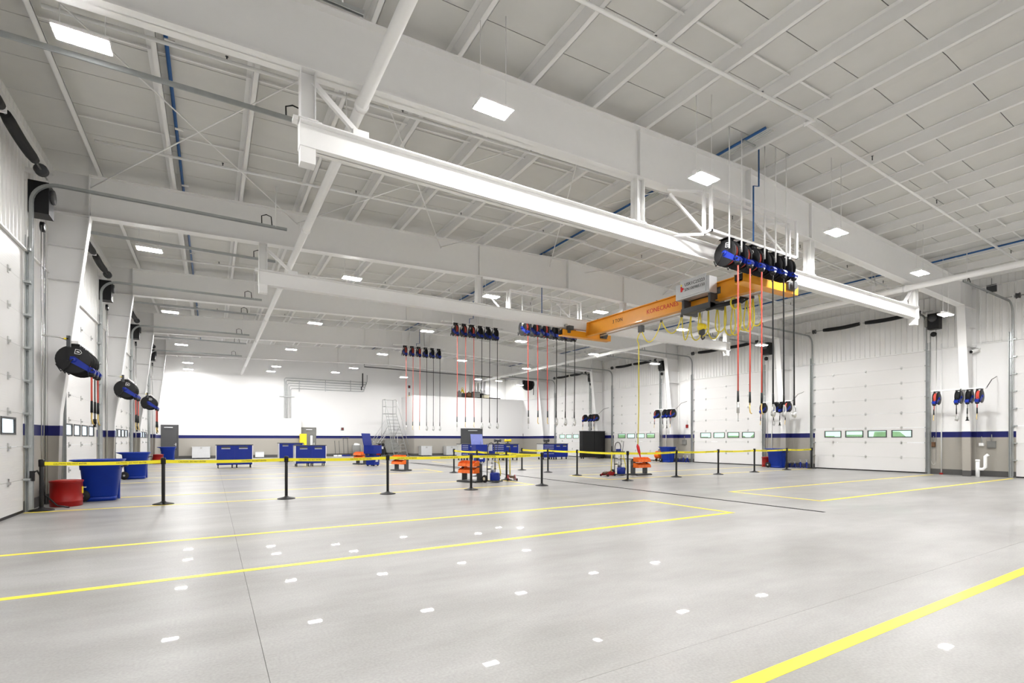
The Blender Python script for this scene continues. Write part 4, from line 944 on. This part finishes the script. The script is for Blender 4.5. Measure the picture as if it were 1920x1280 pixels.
t = thing('hanging_harness', 'yellow fall arrest hanging on the white far wall', 'harness', (q.x, YF-.1, q.z))
MB().cyl((0, 0, -1.1), (0, 0, .9), .05, 8).build('strap', 'yellow', t); MB().box(-.28, .28, -.04, .04, .35, .5).build('cross_bar', 'yellow', t); MB().cyl((0, 0, .9), (0, 0, 1.2), .03, 8).build('hook', 'black', t)
# room roof store
def store(name, label, cat, px, W, D, H, mat, shape='box', dy=1.2):
    t = thing(name, label, cat, (at(px, 740, Y=RY+dy).x, RY+dy, 5.16))
    if shape == 'box':
        MB().box(-W/2, W/2, -D/2, D/2, .08, H).build('body', mat, t); MB().box(-W/2-.02, W/2+.02, -D/2-.02, D/2+.02, H-.06, H).build('lid', 'charcoal', t)
        for x in (-W/2+.06, W/2-.06): MB().box(x-.05, x+.05, -D/2, D/2, 0, .08).build('skid', 'brown', t)
    elif shape == 'drum':
        MB().lathe([(W/2, 0), (W/2, H*.33), (W/2+.02, H*.35), (W/2, H*.37), (W/2, H-.02), (W/2+.015, H-.01), (W/2, H)], n=18).build('body', mat, t); MB().lathe([(W/2*.3, H), (W/2*.3, H+.08), (.03, H+.1)], n=12).build('cap', 'charcoal', t)
    elif shape == 'frame':
        for s in (-1, 1): MB().bar((s*W/2, 0, 0), (0, 0, H), .1, .1).build('leg', mat, t)
        MB().box(-W*.35, W*.35, -.05, .05, H*.35, H*.45).build('cross_bar', mat, t); MB().torus((0, 0, H+.08), .09, .025, 'y', 14, 6).build('lifting_eye', mat, t)
    else:
        for i in range(3): MB().cyl((-W/2, -.12+.12*i, .08), (W/2, -.12+.12*i, .08), .06, 10).build('bar', mat, t)
        for x in (-W/3, W/3): MB().box(x-.05, x+.05, -.22, .22, 0, .03).build('batten', 'brown', t)
store('lifting_frame', 'yellow lifting frame stored on the far room roof', 'lifting frame', 867, .9, .1, .95, 'yellow', 'frame', 2.3)
for i, (px, mt, sh, W, H, lab) in enumerate(((861, 'midgrey', 'drum', .4, .55, 'grey drum on the far room roof left of the yellow frame'), (871, 'charcoal', 'box', .5, .5, 'dark crate on the far room roof beside the yellow frame'), (879, 'brown', 'drum', .42, .5, 'brown drum stored on the far room roof'), (885.5, 'charcoal', 'drum', .38, .55, 'black drum stored on the far room roof'), (892, 'midgrey', 'box', .6, .6, 'grey metal box stored on the far room roof'), (901, 'black', 'box', .4, .55, 'black case stored on the far room roof'), (910, 'cream', 'box', .5, .4, 'cream carton stored on the far room roof'))):
    store('stored_crate' if sh == 'box' else 'stored_drum', lab, 'crate' if sh == 'box' else 'drum', px, W, .5, H, mt, sh, .55 if i % 2 == 0 else 1.35)
store('bar_stock', 'yellow bar stock lying on the far room roof', 'bar stock', 914, 1.0, .4, .2, 'yellow', 'bars', 1.35); store('bar_stock', 'black bar stock lying at the right end of the room roof', 'bar stock', 927, 1.1, .4, .2, 'black', 'bars', .6)
for i, px in enumerate((892, 903, 910, 962, 971)):
    a = at(px, 720, Y=YF-.4); t = thing('roof_duct', 'white vertical duct above the far room roof, %s from the left' % FIRST[i], 'duct', (a.x, YF-.4, 5.16), 0, 'ducts above the room roof')
    MB().cyl((0, 0, 0), (0, 0, 2.0), .12, 12).cyl((0, 0, 2.0), (0, 0, 2.4), .12, 12).build('duct_pipe', 'white_steel' if i > 2 else 'aluminium', t); MB().lathe([(.12, -.04), (.16, -.04), (.16, .04), (.12, .04)], (0, 0, 1.0), 12).build('duct_band', 'galv', t)
q2 = at(990, 720, X=24.6)
t = thing('wall_fan', 'round black fan heater hung high in the far right corner', 'fan', (24.6, q2.y, q2.z))
MB().lathe([(.5, -.2), (.58, -.18), (.58, .18), (.5, .2)], (0, 0, 0), 24, 'y').build('fan_housing', 'black', t)
for k in range(5): MB().bar((0, -.1, 0), (.46*cos(k*1.257), -.08, .46*sin(k*1.257)), .16, .02, (0, 1, 0)).build('blade', 'midgrey', t)
for k in range(4): MB().torus((0, -.21, 0), .12+.12*k, .01, 'y', 20, 5).build('guard_ring', 'charcoal', t)
MB().cyl((0, 0, .55), (0, 0, ztop(24.6)-q2.z), .03, 8).build('hanger', 'white_steel', t)
# black pipe runs high at the far end
t = thing('far_pipe', 'thin dark pipe crossing high in front of the far wall', 'pipe', (9.6, 37.2, 6.76))
MB().tube([(0, 0, .32), (0, 0, 0), (14.2, 0, -.12), (14.9, 0, -.12), (14.9, 0, -1.4)], .035, 8).build('pipe_run', 'charcoal', t)
t = thing('drop_pipe', 'dark vertical drop pipe left of the thin far pipe', 'pipe', (at(680, 690, Y=YF-.2).x, YF-.2, 5.9)); MB().tube([(0, 0, 1.2), (0, 0, .1), (-.1, 0, 0), (-.1, .0, -.25)], .05, 8).build('pipe_run', 'charcoal', t)

# ------------------------------------------------------------------ fittings on the right piers
def fit(name, label, cat, px, py, w_, h_, mat, d=.08):
    q = at(px, py, X=XR); t = thing(name, label, cat, (XR, q.y, q.z)); MB().box(-d, 0, -w_/2, w_/2, -h_/2, h_/2).build('box', mat, t)
    MB().box(-d-.012, -d, -w_/2+.015, w_/2-.015, -h_/2+.015, h_/2-.015).build('cover', mat, t); MB().cyl((-.03, 0, h_/2), (-.03, 0, h_/2+.25), .012, 6).build('conduit_stub', 'galv', t)
fit('switch_box', 'small brown switch box on the nearest right pier, left side', 'switch', 1751, 833, .12, .2, 'brown')
fit('outlet_box', 'white outlet box on the grey part of the nearest right pier', 'outlet', 1841, 833, .14, .12, 'white_plastic')
fit('phone_box', 'grey phone box on the right side of the nearest right pier', 'control box', 1860, 833, .24, .26, 'midgrey')
fit('call_point', 'red and black call point on the second far right pier', 'alarm', 1289, 799, .14, .2, 'red_can')
fit('control_panel', 'grey control box on the third right pier', 'control box', 1284, 829, .3, .3, 'midgrey')
fit('junction_box', 'black junction box high on the corrugated right wall', 'junction box', 1860, 541, .28, .28, 'charcoal')
q = at(1835, 656, X=XR); t = thing('security_camera', 'white security camera high on the nearest right pier', 'camera', (XR, q.y, q.z))
MB().box(-.1, 0, -.06, .06, -.06, .06).build('mount', 'white_plastic', t); MB().cyl((-.1, 0, 0), (-.32, .12, -.08), .07, 12).build('camera_body', 'white_plastic', t); MB().cyl((-.32, .12, -.08), (-.34, .13, -.085), .055, 12).build('lens', 'black', t)
q = at(1822, 893, Z=0); t = thing('drain_pipe', 'white plastic drain pipe with elbow at the nearest right column', 'pipe', (24.85, 7.2, 0))
MB().cyl((0, 0, 0), (0, 0, .62), .06, 12).build('riser', 'white_plastic', t); MB().tube([(0, 0, .3), (0, -.15, .3), (0, -.22, .38), (0, -.22, .78), (0, -.3, .85)], .055, 12).build('elbow', 'white_plastic', t); MB().cyl((0, 0, .58), (0, 0, .66), .07, 12).build('cap', 'white_plastic', t)
for k in range(4):
    y = 8.5+PITCH*k; t = thing('wall_conduit', 'thin white vertical conduit on the %s right pier' % ORD[k], 'conduit', (XR-.03, y, 0), 0, 'pier conduits')
    MB().cyl((0, 0, .05), (0, 0, 5.3), .022, 8).build('conduit_run', 'white_plastic', t); MB().box(-.05, .03, -.05, .05, 0, .06).build('base_fitting', 'red_can', t)
t = thing('door_cord', 'black sensor cord looping at the foot of the nearest left door', 'cord', (XL+.1, 13.3, 0))
MB().tube([(0, 0, .75), (.05, .1, .8), (.1, .25, .6), (.12, .3, .3), (.3, .35, .06), (.5, .3, .012)], .016, 6).build('cord', 'black', t); MB().box(-.03, .03, -.05, .05, .6, .8).build('sensor', 'black', t)
q = at(760, 867, Z=0)
t = thing('floor_cable', 'thin black cable lying across the floor right of the bin rack', 'cable', (0, 0, 0))
MB().tube([Vector(on(*p))+Vector((0, 0, .016)) for p in ((770, 868), (800, 870), (830, 873), (862, 877))], .014, 6).build('cable', 'black', t)
